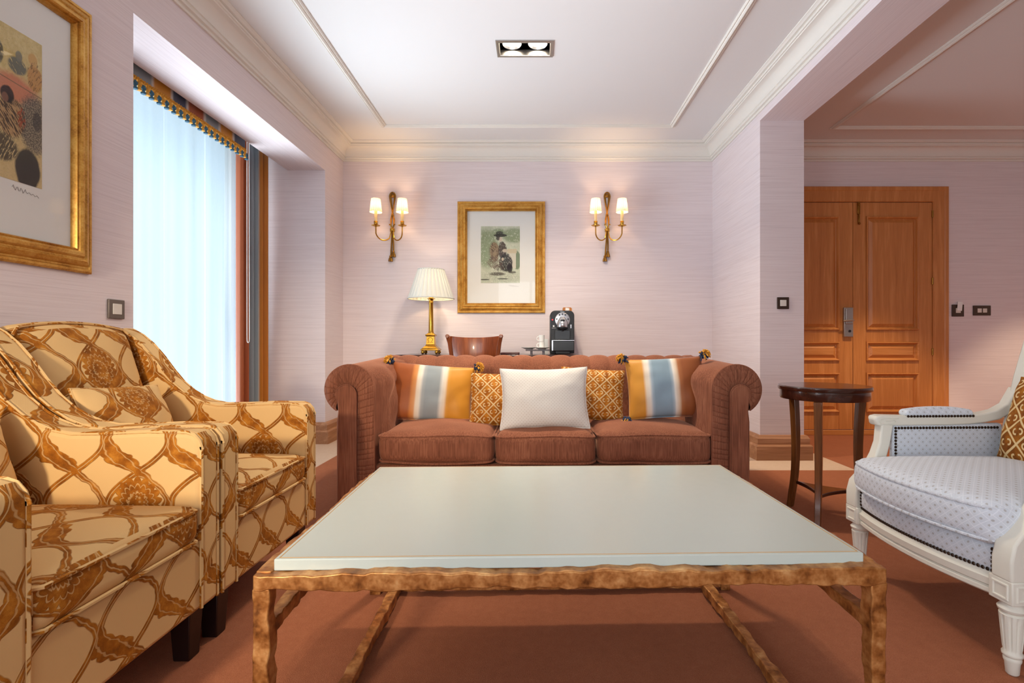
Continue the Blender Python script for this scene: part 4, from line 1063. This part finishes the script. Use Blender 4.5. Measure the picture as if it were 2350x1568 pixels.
ch = thing('desk_chair', 'cherry wood desk chair with a curved top rail tucked at the desk', 'chair', (-0.447, 3.74, 0))
P = []
for i in range(25):
    s_ = -1 + i / 12; x = 0.178 * s_; yb = -0.045 * (1 - s_ * s_)
    row = []
    zt = 0.868 + 0.012 * s_ * s_
    for z, dy in ((0.60, 0.0), (0.70, -0.008), (zt - 0.01, -0.018), (zt, -0.014), (zt, 0.004), (0.70, 0.012), (0.60, 0.020)): row.append((x * (0.80 + 0.20 * (z - 0.6) / 0.27), yb + dy, z))
    P.append(row)
m = MB(); m.grid(P, cv=True); m.f.append(tuple(range(7))); m.f.append(tuple(24 * 7 + k for k in range(6, -1, -1))); obj('backrest', m, M_['cherry'], ch, sharp=40)
for s_ in (-1, 1):
    m = MB(); m.tube([(s_ * 0.165, 0.06, 0.0), (s_ * 0.150, 0.03, 0.25), (s_ * 0.145, 0.02, 0.45), (s_ * 0.160, 0.005, 0.65), (s_ * 0.184, -0.008, 0.83), (s_ * 0.194, -0.022, 0.872)], 0, sec=[(0.028, 0.03)] * 5 + [(0.026, 0.03)], up=(1, 0, 0))
    m.tube([(s_ * 0.196 - 0.012, -0.024, 0.882), (s_ * 0.196 + 0.012, -0.024, 0.882)], 0.014, 12) if False else m.lathe([(0.013, -0.016), (0.015, -0.012), (0.015, 0.012), (0.013, 0.016)], 16, M=Matrix.Translation((s_ * 0.197, -0.026, 0.878)) @ Matrix.Rotation(PI/2, 4, 'X'))
    obj('back_post', m, M_['cherry'], ch, bevel=0.003)
    m = MB(); m.tube([(s_ * 0.18, 0.42, 0.0), (s_ * 0.175, 0.40, 0.44)], 0, sec=[(0.025, 0.025), (0.034, 0.034)], up=(1, 0, 0)); obj('leg', m, M_['cherry'], ch, bevel=0.003)
m = MB(); m.rbox((0.40, 0.42, 0.055), 0.02, 8, 0.01, 0, Matrix.Translation((0, 0.22, 0.455))); obj('seat', m, M_['folder'], ch, sharp=180)

# table lamp
tl = thing('table_lamp', 'brass column table lamp with a pleated cream shade, lit', 'lamp', (-0.885, 4.30, DT_))
m = MB()
for sx in (-1, 1):
    for sy in (-1, 1): m.sphere((sx * 0.058, sy * 0.058, 0.016), 0.016, 14)
obj('foot', m, M_['brass'], tl)
m = MB()
def sq(h0, h1, z0, z1):
    m.add([(sx * h, sy * h, z) for h, z in ((h0, z0), (h1, z1)) for sx, sy in ((-1, -1), (1, -1), (1, 1), (-1, 1))], [(0, 3, 2, 1), (4, 5, 6, 7), (0, 1, 5, 4), (1, 2, 6, 5), (2, 3, 7, 6), (3, 0, 4, 7)])
for h0, h1, z0, z1 in ((0.074, 0.074, 0.030, 0.042), (0.070, 0.064, 0.042, 0.050), (0.064, 0.042, 0.050, 0.070), (0.042, 0.038, 0.070, 0.080), (0.036, 0.032, 0.080, 0.150), (0.038, 0.042, 0.150, 0.158), (0.042, 0.042, 0.158, 0.166), (0.034, 0.026, 0.166, 0.176)): sq(h0, h1, z0, z1)
b_ = obj('base', m, M_['brass'], tl, bevel=0.002)
m = MB()
m.tube([(0.019 * math.cos(math.radians(a)), -0.0355, 0.122 + 0.018 * math.sin(math.radians(a))) for a in range(-50, 231, 14)], 0.0022, 6)
for s_ in (-1, 1): m.tube([(s_ * 0.012, -0.0355, 0.108), (s_ * 0.013, -0.0365, 0.098), (s_ * 0.019, -0.0365, 0.095), (s_ * 0.020, -0.0365, 0.101)], 0.002, 6)
m.tube([(0, -0.036, 0.104), (0.004, -0.036, 0.099), (-0.002, -0.036, 0.094)], 0.0018, 6)
obj('emblem', m, M_['old_brass'], b_)
m = MB(); m.lathe([(0.026, 0.176), (0.023, 0.184), (0.0205, 0.20), (0.0175, 0.43), (0.0195, 0.434), (0.0195, 0.440), (0.017, 0.446), (0.0185, 0.456), (0.024, 0.466), (0.036, 0.470), (0.036, 0.472), (0.022, 0.474), (0.018, 0.482), (0.013, 0.492), (0.018, 0.498), (0.012, 0.51), (0.008, 0.53)], 48,
                  flute=lambda a, z: 1 - (0.06 * max(0, math.cos(a * 12)) if 0.20 < z < 0.43 else 0)); obj('column', m, M_['brass'], tl)
P = []
for i in range(241):
    a = 2 * PI * i / 240; row = []
    for k in range(9):
        t_ = k / 8; r_ = 0.191 + (0.108 - 0.191) * t_
        w_ = (a / (2 * PI) * 30) % 1
        row.append(((r_ + (0.0045 if w_ < 0.62 else 0.0)) * math.cos(a), (r_ + (0.0045 if w_ < 0.62 else 0.0)) * math.sin(a), 0.468 + 0.25 * t_))
    P.append(row)
m = MB(); m.grid(P[:-1], cu=True); sh = obj('lamp_shade', m, M_['lamp_shade'], tl, sharp=60)
m = MB()
for r_, z in ((0.193, 0.470), (0.110, 0.716)): m.tube([(r_ * math.cos(2*PI*k/60), r_ * math.sin(2*PI*k/60), z) for k in range(60)], 0.005, 6, closed=True)
obj('shade_trim', m, M_['lamp_shade'], sh)
m = MB(); m.sphere((0, 0, 0.575), 0.024, 14); obj('bulb', m, M_['bulb'], tl)

# coffee machine
cm = thing('coffee_machine', 'black capsule coffee machine with a silver round brew head on the desk', 'coffee machine', (0.228, 4.20, DT_))
w2 = 0.101
out = [(-w2, 0.006), (w2, 0.006)] + arc(w2 - 0.042, 0.366 - 0.042, 0.042, 0, 90, 8) + arc(-w2 + 0.042, 0.366 - 0.042, 0.042, 90, 180, 8)
m = MB(); m.prism(out, 0.04, 0.30, 'xz'); obj('body', m, M_['black'], cm, bevel=0.006, seg=3)
m = MB(); m.prism([(x * 0.97, 0.19 + (z - 0.19) * 0.985) for x, z in out], 0.030, 0.042, 'xz'); fp = obj('front_panel', m, M_['black_satin'], cm, bevel=0.004)
m = MB(); Mx = Matrix.Translation((0, 0.031, 0.286)) @ Matrix.Rotation(PI/2, 4, 'X')
m.lathe([(0.062, 0.0), (0.062, 0.012), (0.058, 0.016), (0.03, 0.020), (0.001, 0.021)], 48, M=Mx); hd = obj('brew_head', m, M_['silver'], cm)
m = MB()
P = []
for k in range(13):
    t_ = k / 12; z = 0.312 - 0.085 * t_; r_ = 0.018 + 0.026 * math.sin(min(1, t_ * 1.5) * PI/2); d_ = 0.012 + 0.040 * math.sin(t_ * PI * 0.62)
    P.append([(r_ * math.cos(PI * j / 16), 0.014 - d_ * math.sin(PI * j / 16), z) for j in range(17)])
m.grid(P); obj('spout_hood', m, M_['silver'], hd, sharp=180)
m = MB()
for a in (60, 90, 120, 8, 172):
    p = (0.048 * math.cos(math.radians(a)), 0.012, 0.286 + 0.048 * math.sin(math.radians(a))); m.lathe([(0.0065, 0), (0.0065, 0.003)], 14, M=Matrix.Translation(p) @ Matrix.Rotation(PI/2, 4, 'X'))
obj('button', m, M_['black'], hd)
m = MB(); m.prism([(-0.020, 0.278), (0.020, 0.278), (0.012, 0.288), (-0.012, 0.288)], -0.034, -0.020, 'xz'); obj('lever', m, M_['black'], hd, bevel=0.002)
m = MB(); m.lathe([(0.044, 0.0), (0.046, -0.012), (0.030, -0.026), (0.012, -0.030), (0.010, -0.040)][::-1], 24, (0, 0.012, 0.230)); obj('nozzle', m, M_['black'], cm)
m = MB(); m.box(-0.064, 0.064, 0.010, 0.032, 0.122, 0.200); obj('capsule_door', m, M_['black'], cm, bevel=0.003)
m = MB(); m.box(-0.090, 0.094, -0.055, 0.03, 0.026, 0.112); obj('drip_tray', m, M_['black'], cm, bevel=0.006)
m = MB(); m.box(-0.090, 0.094, -0.058, 0.03, 0.112, 0.117); m.box(-0.092, -0.080, -0.058, -0.050, 0.030, 0.114); obj('tray_rim', m, M_['silver'], cm, bevel=0.001)
m = MB(); m.box(-0.06, 0.06, -0.03, 0.03, 0.004, 0.030); obj('tray_base', m, M_['black_satin'], cm, bevel=0.003)
m = MB(); m.lathe([(0.0055, 0), (0.0055, 0.003)], 14, M=Matrix.Translation((-0.083, 0.030, 0.288)) @ Matrix.Rotation(PI/2, 4, 'X')); q = obj('power_light', m, M_['red'], cm)
m = MB(); m.rbox((0.010, 0.006, 0.034), 0.002, 3, 0, 0, Matrix.Translation((0.072, 0.029, 0.232))); obj('steam_tip', m, M_['silver'], cm)
def text(name, s_, size, loc, mat, parent):
    cu = bpy.data.curves.new(name, 'FONT'); cu.body = s_; cu.size = size; cu.align_x = 'CENTER'; cu.extrude = 0.0004
    o = bpy.data.objects.new(name, cu); COL.objects.link(o); o.location = loc; o.rotation_euler = (PI/2, 0, 0); bpy.context.view_layer.update()
    me = bpy.data.meshes.new_from_object(o.evaluated_get(bpy.context.evaluated_depsgraph_get())); loc_, rot_ = o.location.copy(), o.rotation_euler.copy()
    bpy.data.objects.remove(o); me.materials.clear(); me.materials.append(mat); me.name = name
    o = bpy.data.objects.new(name, me); COL.objects.link(o); o.location = loc_; o.rotation_euler = rot_; o.parent = parent; return o
text('logo', 'NESPRESSO', 0.0068, (-0.072, 0.0292, 0.216), M_['paper'], cm); text('logo', 'NESPRESSO', 0.0072, (0, 0.0292, 0.351), M_['silver'], cm)
m = MB(); m.box(-0.079, -0.067, 0.0285, 0.031, 0.228, 0.242); o = obj('logo_mark', m, M_['paper'], cm)
m = MB(); m.tube([(-0.076, 0.028, 0.231), (-0.076, 0.028, 0.239), (-0.070, 0.028, 0.231), (-0.070, 0.028, 0.239)], 0.0009, 5); obj('logo_letter', m, M_['black'], o)

# sugar holder on the machine, card behind it
sg = thing('sachet_holder', 'small wooden holder with white sachets on top of the coffee machine', 'holder', (0.275, 4.33, DT_ + 0.366))
m = MB()
for sx in (-1, 1):
    for x, h in ((0.034, 0.026), (0.022, 0.032)): m.box(sx * x - 0.005, sx * x + 0.005, -0.022, 0.022, 0, h)
m.box(-0.034, 0.034, 0.012, 0.022, 0, 0.034); m.box(-0.036, 0.036, -0.024, 0.024, 0, 0.004); obj('holder', m, M_['oak_hx'], sg, bevel=0.002)
for k in range(3):
    m = MB(); m.box(-0.017, 0.017, -0.018 + 0.009 * k, -0.0165 + 0.009 * k, 0.004, 0.022 + 0.003 * k, Matrix.Rotation(0.12 * (k - 1), 4, 'Y')); obj('sachet', m, M_['paper'], sg)
m = MB(); m.box(-0.05, 0.05, -0.001, 0.001, 0, 0.345, Matrix.Rotation(0.0, 4, 'Y')); o = obj('paper_card', m, M_['paper']); o.location = (0.180, 4.526, DT_ + 0.017); o.rotation_euler = (-0.03, 0, 0)
o.location.z = DT_; tag(o, 'white paper card standing behind the coffee machine', 'card')

# tray with cups
tr = thing('wooden_riser', 'low dark wooden riser under the saucers beside the coffee machine', 'stand', (0.020, 4.24, DT_))
m = MB(); m.box(-0.098, 0.098, -0.07, 0.07, 0.028, 0.040); obj('top', m, M_['mahogany'], tr, bevel=0.002)
for x in (-0.05, 0.05): m = MB(); m.box(x - 0.010, x + 0.010, -0.06, 0.06, 0.0, 0.028); obj('support', m, M_['mahogany'], tr, bevel=0.001)
SP = [(0.030, 0.0), (0.032, 0.003), (0.058, 0.012), (0.066, 0.016), (0.066, 0.018), (0.055, 0.0145), (0.030, 0.007), (0.001, 0.006)]
for loc, lb in (((-0.052, 4.25, DT_ + 0.040), 'white saucer on the riser without a cup on it'), ((0.055, 4.22, DT_ + 0.040), 'white saucer under the two stacked cups')):
    m = MB(); m.lathe(SP, 40); o = obj('saucer', m, M_['china']); o.location = loc; tag(o, lb, 'saucer', 'white coffee china')
CP = [(0.018, 0.0), (0.0215, 0.002), (0.0225, 0.03), (0.0235, 0.056), (0.0215, 0.056), (0.0205, 0.03), (0.019, 0.006), (0.001, 0.005)]
for z, lb in ((0.0465, 'white cup standing on the saucer, lower of the two stacked'), (0.1035, 'white cup stacked on top of another cup')):
    t = thing('coffee_cup', lb, 'cup', (0.055, 4.22, DT_ + z), 0, 'white coffee china')
    m = MB(); m.lathe(CP, 32); obj('bowl', m, M_['china'], t)
    m = MB(); m.tube([(-0.021, 0, 0.012), (-0.032, 0, 0.010), (-0.040, 0, 0.018), (-0.041, 0, 0.030), (-0.034, 0, 0.040), (-0.022, 0, 0.044)], 0.0042, 8); obj('handle', m, M_['china'], t)
m = MB(); m.box(-0.018, 0.018, -0.03, 0.03, 0, 0.128); o = obj('paper_box', m, M_['paper'], bevel=0.001); o.location = (0.094, 4.42, DT_); tag(o, 'white paper box standing behind the stacked cups', 'box')
m = MB(); m.box(-0.075, 0.075, -0.10, 0.10, 0, 0.016); o = obj('leather_folder', m, M_['folder'], bevel=0.004); o.location = (-0.205, 4.17, DT_); tag(o, 'flat oxblood leather folder lying on the desk', 'folder')

# ------------------------------------------------------------------ sconces
def sconce(loc, label):
    t = thing('wall_sconce', label, 'wall lamp', loc, 0, 'brass rope sconces on the end wall')
    B = M_['old_brass']; m = MB()
    # rope loop with crossing and tails (local y points into the room = -)
    for k, off in enumerate((-0.006, 0.0, 0.006)):
        lp = []
        for i in range(41):
            a = -PI/2 + 2 * PI * i / 40
            w_ = 0.021 + off
            z = 0.29 + 0.04 * math.sin(a) if math.sin(a) > 0 else 0.29 + 0.16 * math.sin(a)
            x = w_ * math.cos(a) * (1 if math.sin(a) > 0 else (1 + 0.9 * math.sin(a)) if math.sin(a) > -1 else 0.1)
            lp.append((x, -0.014 - 0.004 * k, z))
        m.tube(lp, 0.0052, 8, closed=True)
    for s_, zb in ((-1, -0.235), (1, -0.195)):
        m.tube([(s_ * 0.003, -0.02, 0.14), (s_ * 0.010, -0.022, 0.08), (s_ * 0.012, -0.026, 0.03), (-s_ * 0.004, -0.03, -0.02), (s_ * 0.006, -0.022, -0.12), (s_ * 0.010 - 0.004, -0.016, zb)], 0.0058, 8)
        m.tube([(s_ * 0.006, -0.02, 0.14), (s_ * 0.017, -0.022, 0.08), (s_ * 0.014, -0.026, 0.03), (s_ * 0.002, -0.03, -0.02), (s_ * 0.010, -0.022, -0.12), (s_ * 0.014 - 0.004, -0.016, zb)], 0.0048, 8)
    m.sphere((0, -0.018, 0.300), 0.018, 12, sq=(1, 0.5, 1)); m.sphere((0, -0.020, 0.12), 0.014, 12, sq=(1, 0.8, 0.9))
    obj('rope', m, B, t)
    m = MB()
    m.lathe([(0.018, -0.016), (0.023, -0.010), (0.021, 0.0), (0.024, 0.010), (0.018, 0.016)], 20, (0, -0.026, -0.012))
    for s_ in (-1, 1): m.tube([(0, -0.034, -0.005), (s_ * 0.010, -0.040, 0.02), (s_ * 0.016, -0.040, 0.036), (s_ * 0.025, -0.036, 0.04), (s_ * 0.024, -0.034, 0.030)], 0.004, 8)
    obj('knot', m, M_['brass'], t)
    for s_, zb in ((-1, -0.235), (1, -0.195)):
        m = MB(); m.lathe([(0.020, -0.052), (0.017, -0.03), (0.010, -0.010), (0.012, -0.006), (0.009, 0.0), (0.006, 0.004)], 20, (s_ * 0.011 - 0.004 - (0.004 if s_ < 0 else 0), -0.016, zb - 0.005), flute=lambda a, z: 1 + (0.07 * math.cos(a * 10) if z < -0.012 else 0)); obj('tassel', m, B, t)
    for s_ in (-1, 1):
        x = s_ * 0.116; y = -0.13
        m = MB(); pts = [(s_ * 0.008, -0.032, 0.0), (s_ * 0.012, -0.036, -0.045)]
        for k in range(1, 15):
            a = math.radians(200 + 150 * k / 14); pts.append((s_ * (0.064 + 0.052 * math.cos(a)), -0.038 - 0.092 * k / 14, -0.052 + 0.062 * math.sin(a)))
        pts.append((x, y, 0.0))
        m.tube(pts, 0.0055, 8); ar = obj('arm', m, M_['brass'], t)
        m = MB(); m.lathe([(0.006, -0.006), (0.016, -0.002), (0.034, 0.004), (0.036, 0.008), (0.030, 0.006), (0.012, 0.004)], 40, (x, y, 0.0), flute=lambda a, z: 1 + (0.10 * math.cos(a * 8) if z > 0.002 else 0)); obj('drip_pan', m, M_['brass'], ar)
        m = MB(); m.lathe([(0.008, 0.004), (0.012, 0.010), (0.016, 0.018), (0.017, 0.030), (0.0145, 0.036), (0.018, 0.040), (0.0165, 0.043)], 20, (x, y, 0.0)); obj('candle_cup', m, M_['brass'], ar)
        m = MB(); m.lathe([(0.0125, 0.038), (0.0125, 0.135), (0.006, 0.138)], 18, (x, y, 0.0)); obj('candle_sleeve', m, M_['candle'], ar)
        m = MB(); m.sphere((x, y, 0.162), 0.011, 12, sq=(1, 1, 1.8)); obj('bulb', m, M_['bulb'], ar)
        P = []
        for i in range(120):
            a = 2 * PI * i / 120; w_ = (a / (2*PI) * 20) % 1
            P.append([((0.051 - 0.014 * k / 5 + (0.0022 if w_ < 0.6 else 0)) * math.cos(a) + x, (0.051 - 0.014 * k / 5 + (0.0022 if w_ < 0.6 else 0)) * math.sin(a) + y, 0.122 + 0.118 * k / 5) for k in range(6)])
        m = MB(); m.grid(P, cu=True); obj('lamp_shade', m, M_['sconce_shade'], ar, sharp=60)
        li = bpy.data.lights.new('sconce_light', 'POINT'); li.energy = SCONCE_W; li.color = (1.0, 0.68, 0.38); li.shadow_soft_size = 0.016
        lo = bpy.data.objects.new('sconce_light', li); COL.objects.link(lo); lo.location = (x, y, 0.185); lo.parent = ar
    return t
SCONCE_W = 1.8
s1 = sconce((-1.283, BY, 1.855), 'brass rope wall sconce with two lit shades above the table lamp')
s2 = sconce((0.648, BY, 1.855), 'brass rope wall sconce with two lit shades above the coffee machine')

# ------------------------------------------------------------------ framed prints
FP = [(0.0, 0.0), (0.0, 0.012), (0.006, 0.018), (0.014, 0.019), (0.018, 0.015), (0.024, 0.016), (0.030, 0.028), (0.042, 0.033), (0.048, 0.029), (0.053, 0.030), (0.060, 0.040), (0.070, 0.043), (0.076, 0.038), (0.078, 0.030), (0.084, 0.033), (0.088, 0.026), (0.090, 0.012)]
def framed(label, loc, rz, w, h, aw, ah, adx, adz, art):
    t = thing('framed_print', label, 'picture', loc, rz)
    m = MB(); m.sweep([(-w/2, -h/2), (w/2, -h/2), (w/2, h/2), (-w/2, h/2)], FP, True, lambda x, y, b: (x, -b, y)); obj('frame', m, M_['gilt'], t, sharp=24)
    i = 0.085
    m = MB(); m.box(-w/2 + i, w/2 - i, -0.012, -0.002, -h/2 + i, h/2 - i); obj('mat', m, M_['mat_board'], t)
    m = MB(); x0, x1, z0, z1 = adx - aw/2, adx + aw/2, adz - ah/2, adz + ah/2
    m.add([(x0, -0.0135, z0), (x1, -0.0135, z0), (x1, -0.0135, z1), (x0, -0.0135, z1), (x0, -0.012, z0), (x1, -0.012, z0), (x1, -0.012, z1), (x0, -0.012, z1)], [(0, 1, 2, 3), (0, 4, 5, 1), (1, 5, 6, 2), (2, 6, 7, 3), (3, 7, 4, 0), (7, 6, 5, 4)], None, [(0, 0), (1, 0), (1, 1), (0, 1)] * 2); a = obj('print', m, art, t, smooth=False)
    m = MB(); rr = random.Random(5); p = []
    for k in range(26): p.append((x1 - 0.10 + 0.0036 * k, -0.0125, z0 - 0.022 + 0.008 * math.sin(k * 1.7) * (1 if k < 14 else 0.4) - 0.0004 * k))
    m.tube(p, 0.0006, 5); obj('pencil_signature', m, M_['plate'], t)
    m = MB(); m.box(-w/2 + i, w/2 - i, -0.0195, -0.0175, -h/2 + i, h/2 - i); obj('glass', m, M_['glass'], t)
    return t
framed('gilt framed etching of a seated figure in a hat on the end wall', (-0.305, BY, 1.602), 0, 0.79, 1.007, 0.351, 0.512, -0.008, 0.023, print_art('etching_seated_figure', 'back'))
framed('large gilt framed colour print on the window wall, cut off by the picture edge', (LX, 1.570, 1.600), PI/2, 0.79, 1.008, 0.351, 0.502, 0.02, 0.018, print_art('etching_colour', 'left'))

# ------------------------------------------------------------------ switches
def switch(name, label, loc, rz, plate, gang=1, card=False, cat='light switch', s_=0.082):
    t = thing(name, label, cat, loc, rz); w = s_ if gang == 1 else s_ * 1.52; h = s_ if gang == 1 else s_ * 0.86
    m = MB(); m.box(-w/2, w/2, -0.010, 0, -h/2, h/2); obj('plate', m, plate, t, bevel=0.003, seg=3)
    for g in range(gang):
        x = 0 if gang == 1 else (g - 0.5) * 0.048; r_ = 0.022 if gang == 1 else 0.0185
        m = MB(); m.box(x - r_, x + r_, -0.0125, -0.008, -r_, r_); obj('rocker' if not card else 'card_slot', m, M_['rocker'], t, bevel=0.0015)
    return t
switch('light_switch', 'single bronze light switch beside the window niche', (LX, 2.088, 0.969), PI/2, M_['plate'], s_=0.079)
switch('light_switch', 'single dark light switch on the pier between sofa and hall', ((1796 - 1228) / F * PY, PY, CH + (787 - 696) / F * PY), 0, M_['dark_plate'], s_=0.084)
zc = CH + (787 - 713) / F * BY
switch('card_switch', 'dark key card switch beside the door frame', ((2197 - 1228) / F * BY, BY, zc), 0, M_['dark_plate'], 1, True, 'card switch', 0.108)
switch('light_switch', 'double dark light switch on the hall wall right of the key card switch', ((2252 - 1228) / F * BY, BY, zc), 0, M_['dark_plate'], 2, s_=0.104)
m = MB(); m.box(-0.022, 0.022, -0.0015, 0.0015, -0.03, 0.05, Matrix.Rotation(0.1, 4, 'Y')); o = obj('key_card', m, M_['paper'], bevel=0.001); o.location = ((2199 - 1228) / F * BY, BY - 0.017, zc + 0.028); tag(o, 'white key card pushed into the switch beside the door', 'card')
t = thing('wall_socket', 'small socket low on the pier just behind the sofa arm', 'socket', (RX0, 4.02, 0.318), -PI/2)
m = MB(); m.box(-0.041, 0.041, -0.010, 0, -0.041, 0.041); obj('plate', m, M_['rocker'], t, bevel=0.003)
m = MB(); m.lathe([(0.020, 0), (0.020, 0.002)], 20, M=Matrix.Translation((0, -0.010, 0)) @ Matrix.Rotation(PI/2, 4, 'X')); obj('outlet', m, M_['plate'], t)

# ------------------------------------------------------------------ light
def lamp(kind, name, loc, energy, col, **k):
    li = bpy.data.lights.new(name, kind); li.energy = energy; li.color = col
    o = bpy.data.objects.new(name, li); COL.objects.link(o); o.location = loc
    if 'rot' in k: o.rotation_euler = k.pop('rot')
    for a, v in k.items(): setattr(li, a, v)
    return o
COOL = (0.82, 0.91, 1.0)
lamp('AREA', 'daylight_window_1', (WX - 0.25, 3.16, 0.95), 35, (0.78, 0.90, 1.0), rot=(0, -PI/2 - 0.55, 0), shape='RECTANGLE', size=2.0, size_y=1.6, spread=math.radians(88))
lamp('AREA', 'added_fill_2', (LX - 0.32, (N0 + N1)/2, 1.28), 48, COOL, rot=(0, -PI/2, 0), shape='RECTANGLE', size=1.8, size_y=1.8)  # added cool fill, set in the made-up left window
lamp('AREA', 'added_fill_3', ((RW0 + RW1)/2, RY - 0.2, 1.3), 38, (0.92, 0.95, 1.0), rot=(PI/2, 0, 0), shape='RECTANGLE', size=2.4, size_y=2.0)  # added fill from behind the camera, set in the made-up rear window
lamp('SPOT', 'added_ceiling_bounce', (0.0, 1.3, 1.55), 26, (0.97, 0.97, 1.0), rot=(PI - 0.35, 0, 0), spot_size=math.radians(125), spot_blend=0.8, shadow_soft_size=0.25)  # added spot without a fixture, bounced off the ceiling to brighten the room
WARM = (1.0, 0.76, 0.50)
for sx in (-0.078, 0.078):
    lamp('SPOT', 'ceiling_spot', (-0.062 + sx, 3.06, CZ + 0.025), 66, (1.0, 0.84, 0.64), rot=(0.12, 0, 0), spot_size=math.radians(125), spot_blend=0.7, shadow_soft_size=0.04)
lamp('SPOT', 'added_armchair_spot', (-1.10, -1.1, 1.40), 160, (1.0, 0.84, 0.62), rot=Vector((-0.02, 2.4, -0.80)).to_track_quat('-Z', 'Y').to_euler(), spot_size=math.radians(50), spot_blend=0.8, shadow_soft_size=0.10)  # added warm spot that brightens the armchairs' inner arms; no lamp stands there
for hx_ in (4.5, 2.9):
    lamp('SPOT', 'hall_spot', (hx_, 3.55, CZ - 0.02), 120, WARM, rot=(0, 0, 0), spot_size=math.radians(70), spot_blend=0.35, shadow_soft_size=0.05)
lamp('POINT', 'table_lamp_light', (-0.885, 4.30, DT_ + 0.60), 3.0, (1.0, 0.70, 0.40), shadow_soft_size=0.03)
w = bpy.data.worlds.new('daylight'); sc.world = w; w.use_nodes = True
bg = w.node_tree.nodes['Background']; bg.inputs[0].default_value = (0.64, 0.86, 1.0, 1); bg.inputs[1].default_value = 0.45

# ------------------------------------------------------------------ camera
cam = bpy.data.cameras.new('camera'); co = bpy.data.objects.new('camera', cam); COL.objects.link(co)
co.location = (0, 0, CH); co.rotation_euler = (PI/2, 0, 0)
cam.sensor_width = 36.0; cam.lens = F / 2350 * 36.0; cam.clip_start = 0.02
cam.shift_x = -(1228 - 1175) / 2350; cam.shift_y = (787 - 784) / 2350
sc.camera = co
sc.view_settings.view_transform = 'Standard'; sc.view_settings.look = 'None'; sc.view_settings.gamma = 1.0
sc.view_settings.exposure = 0.50
sc.cycles.use_denoising = True; sc.cycles.max_bounces = 7; sc.cycles.diffuse_bounces = 4; sc.cycles.glossy_bounces = 3; sc.cycles.use_adaptive_sampling = True; sc.cycles.adaptive_threshold = 0.07; sc.cycles.sample_clamp_indirect = 6.0
sc.cycles.caustics_reflective = False; sc.cycles.caustics_refractive = False
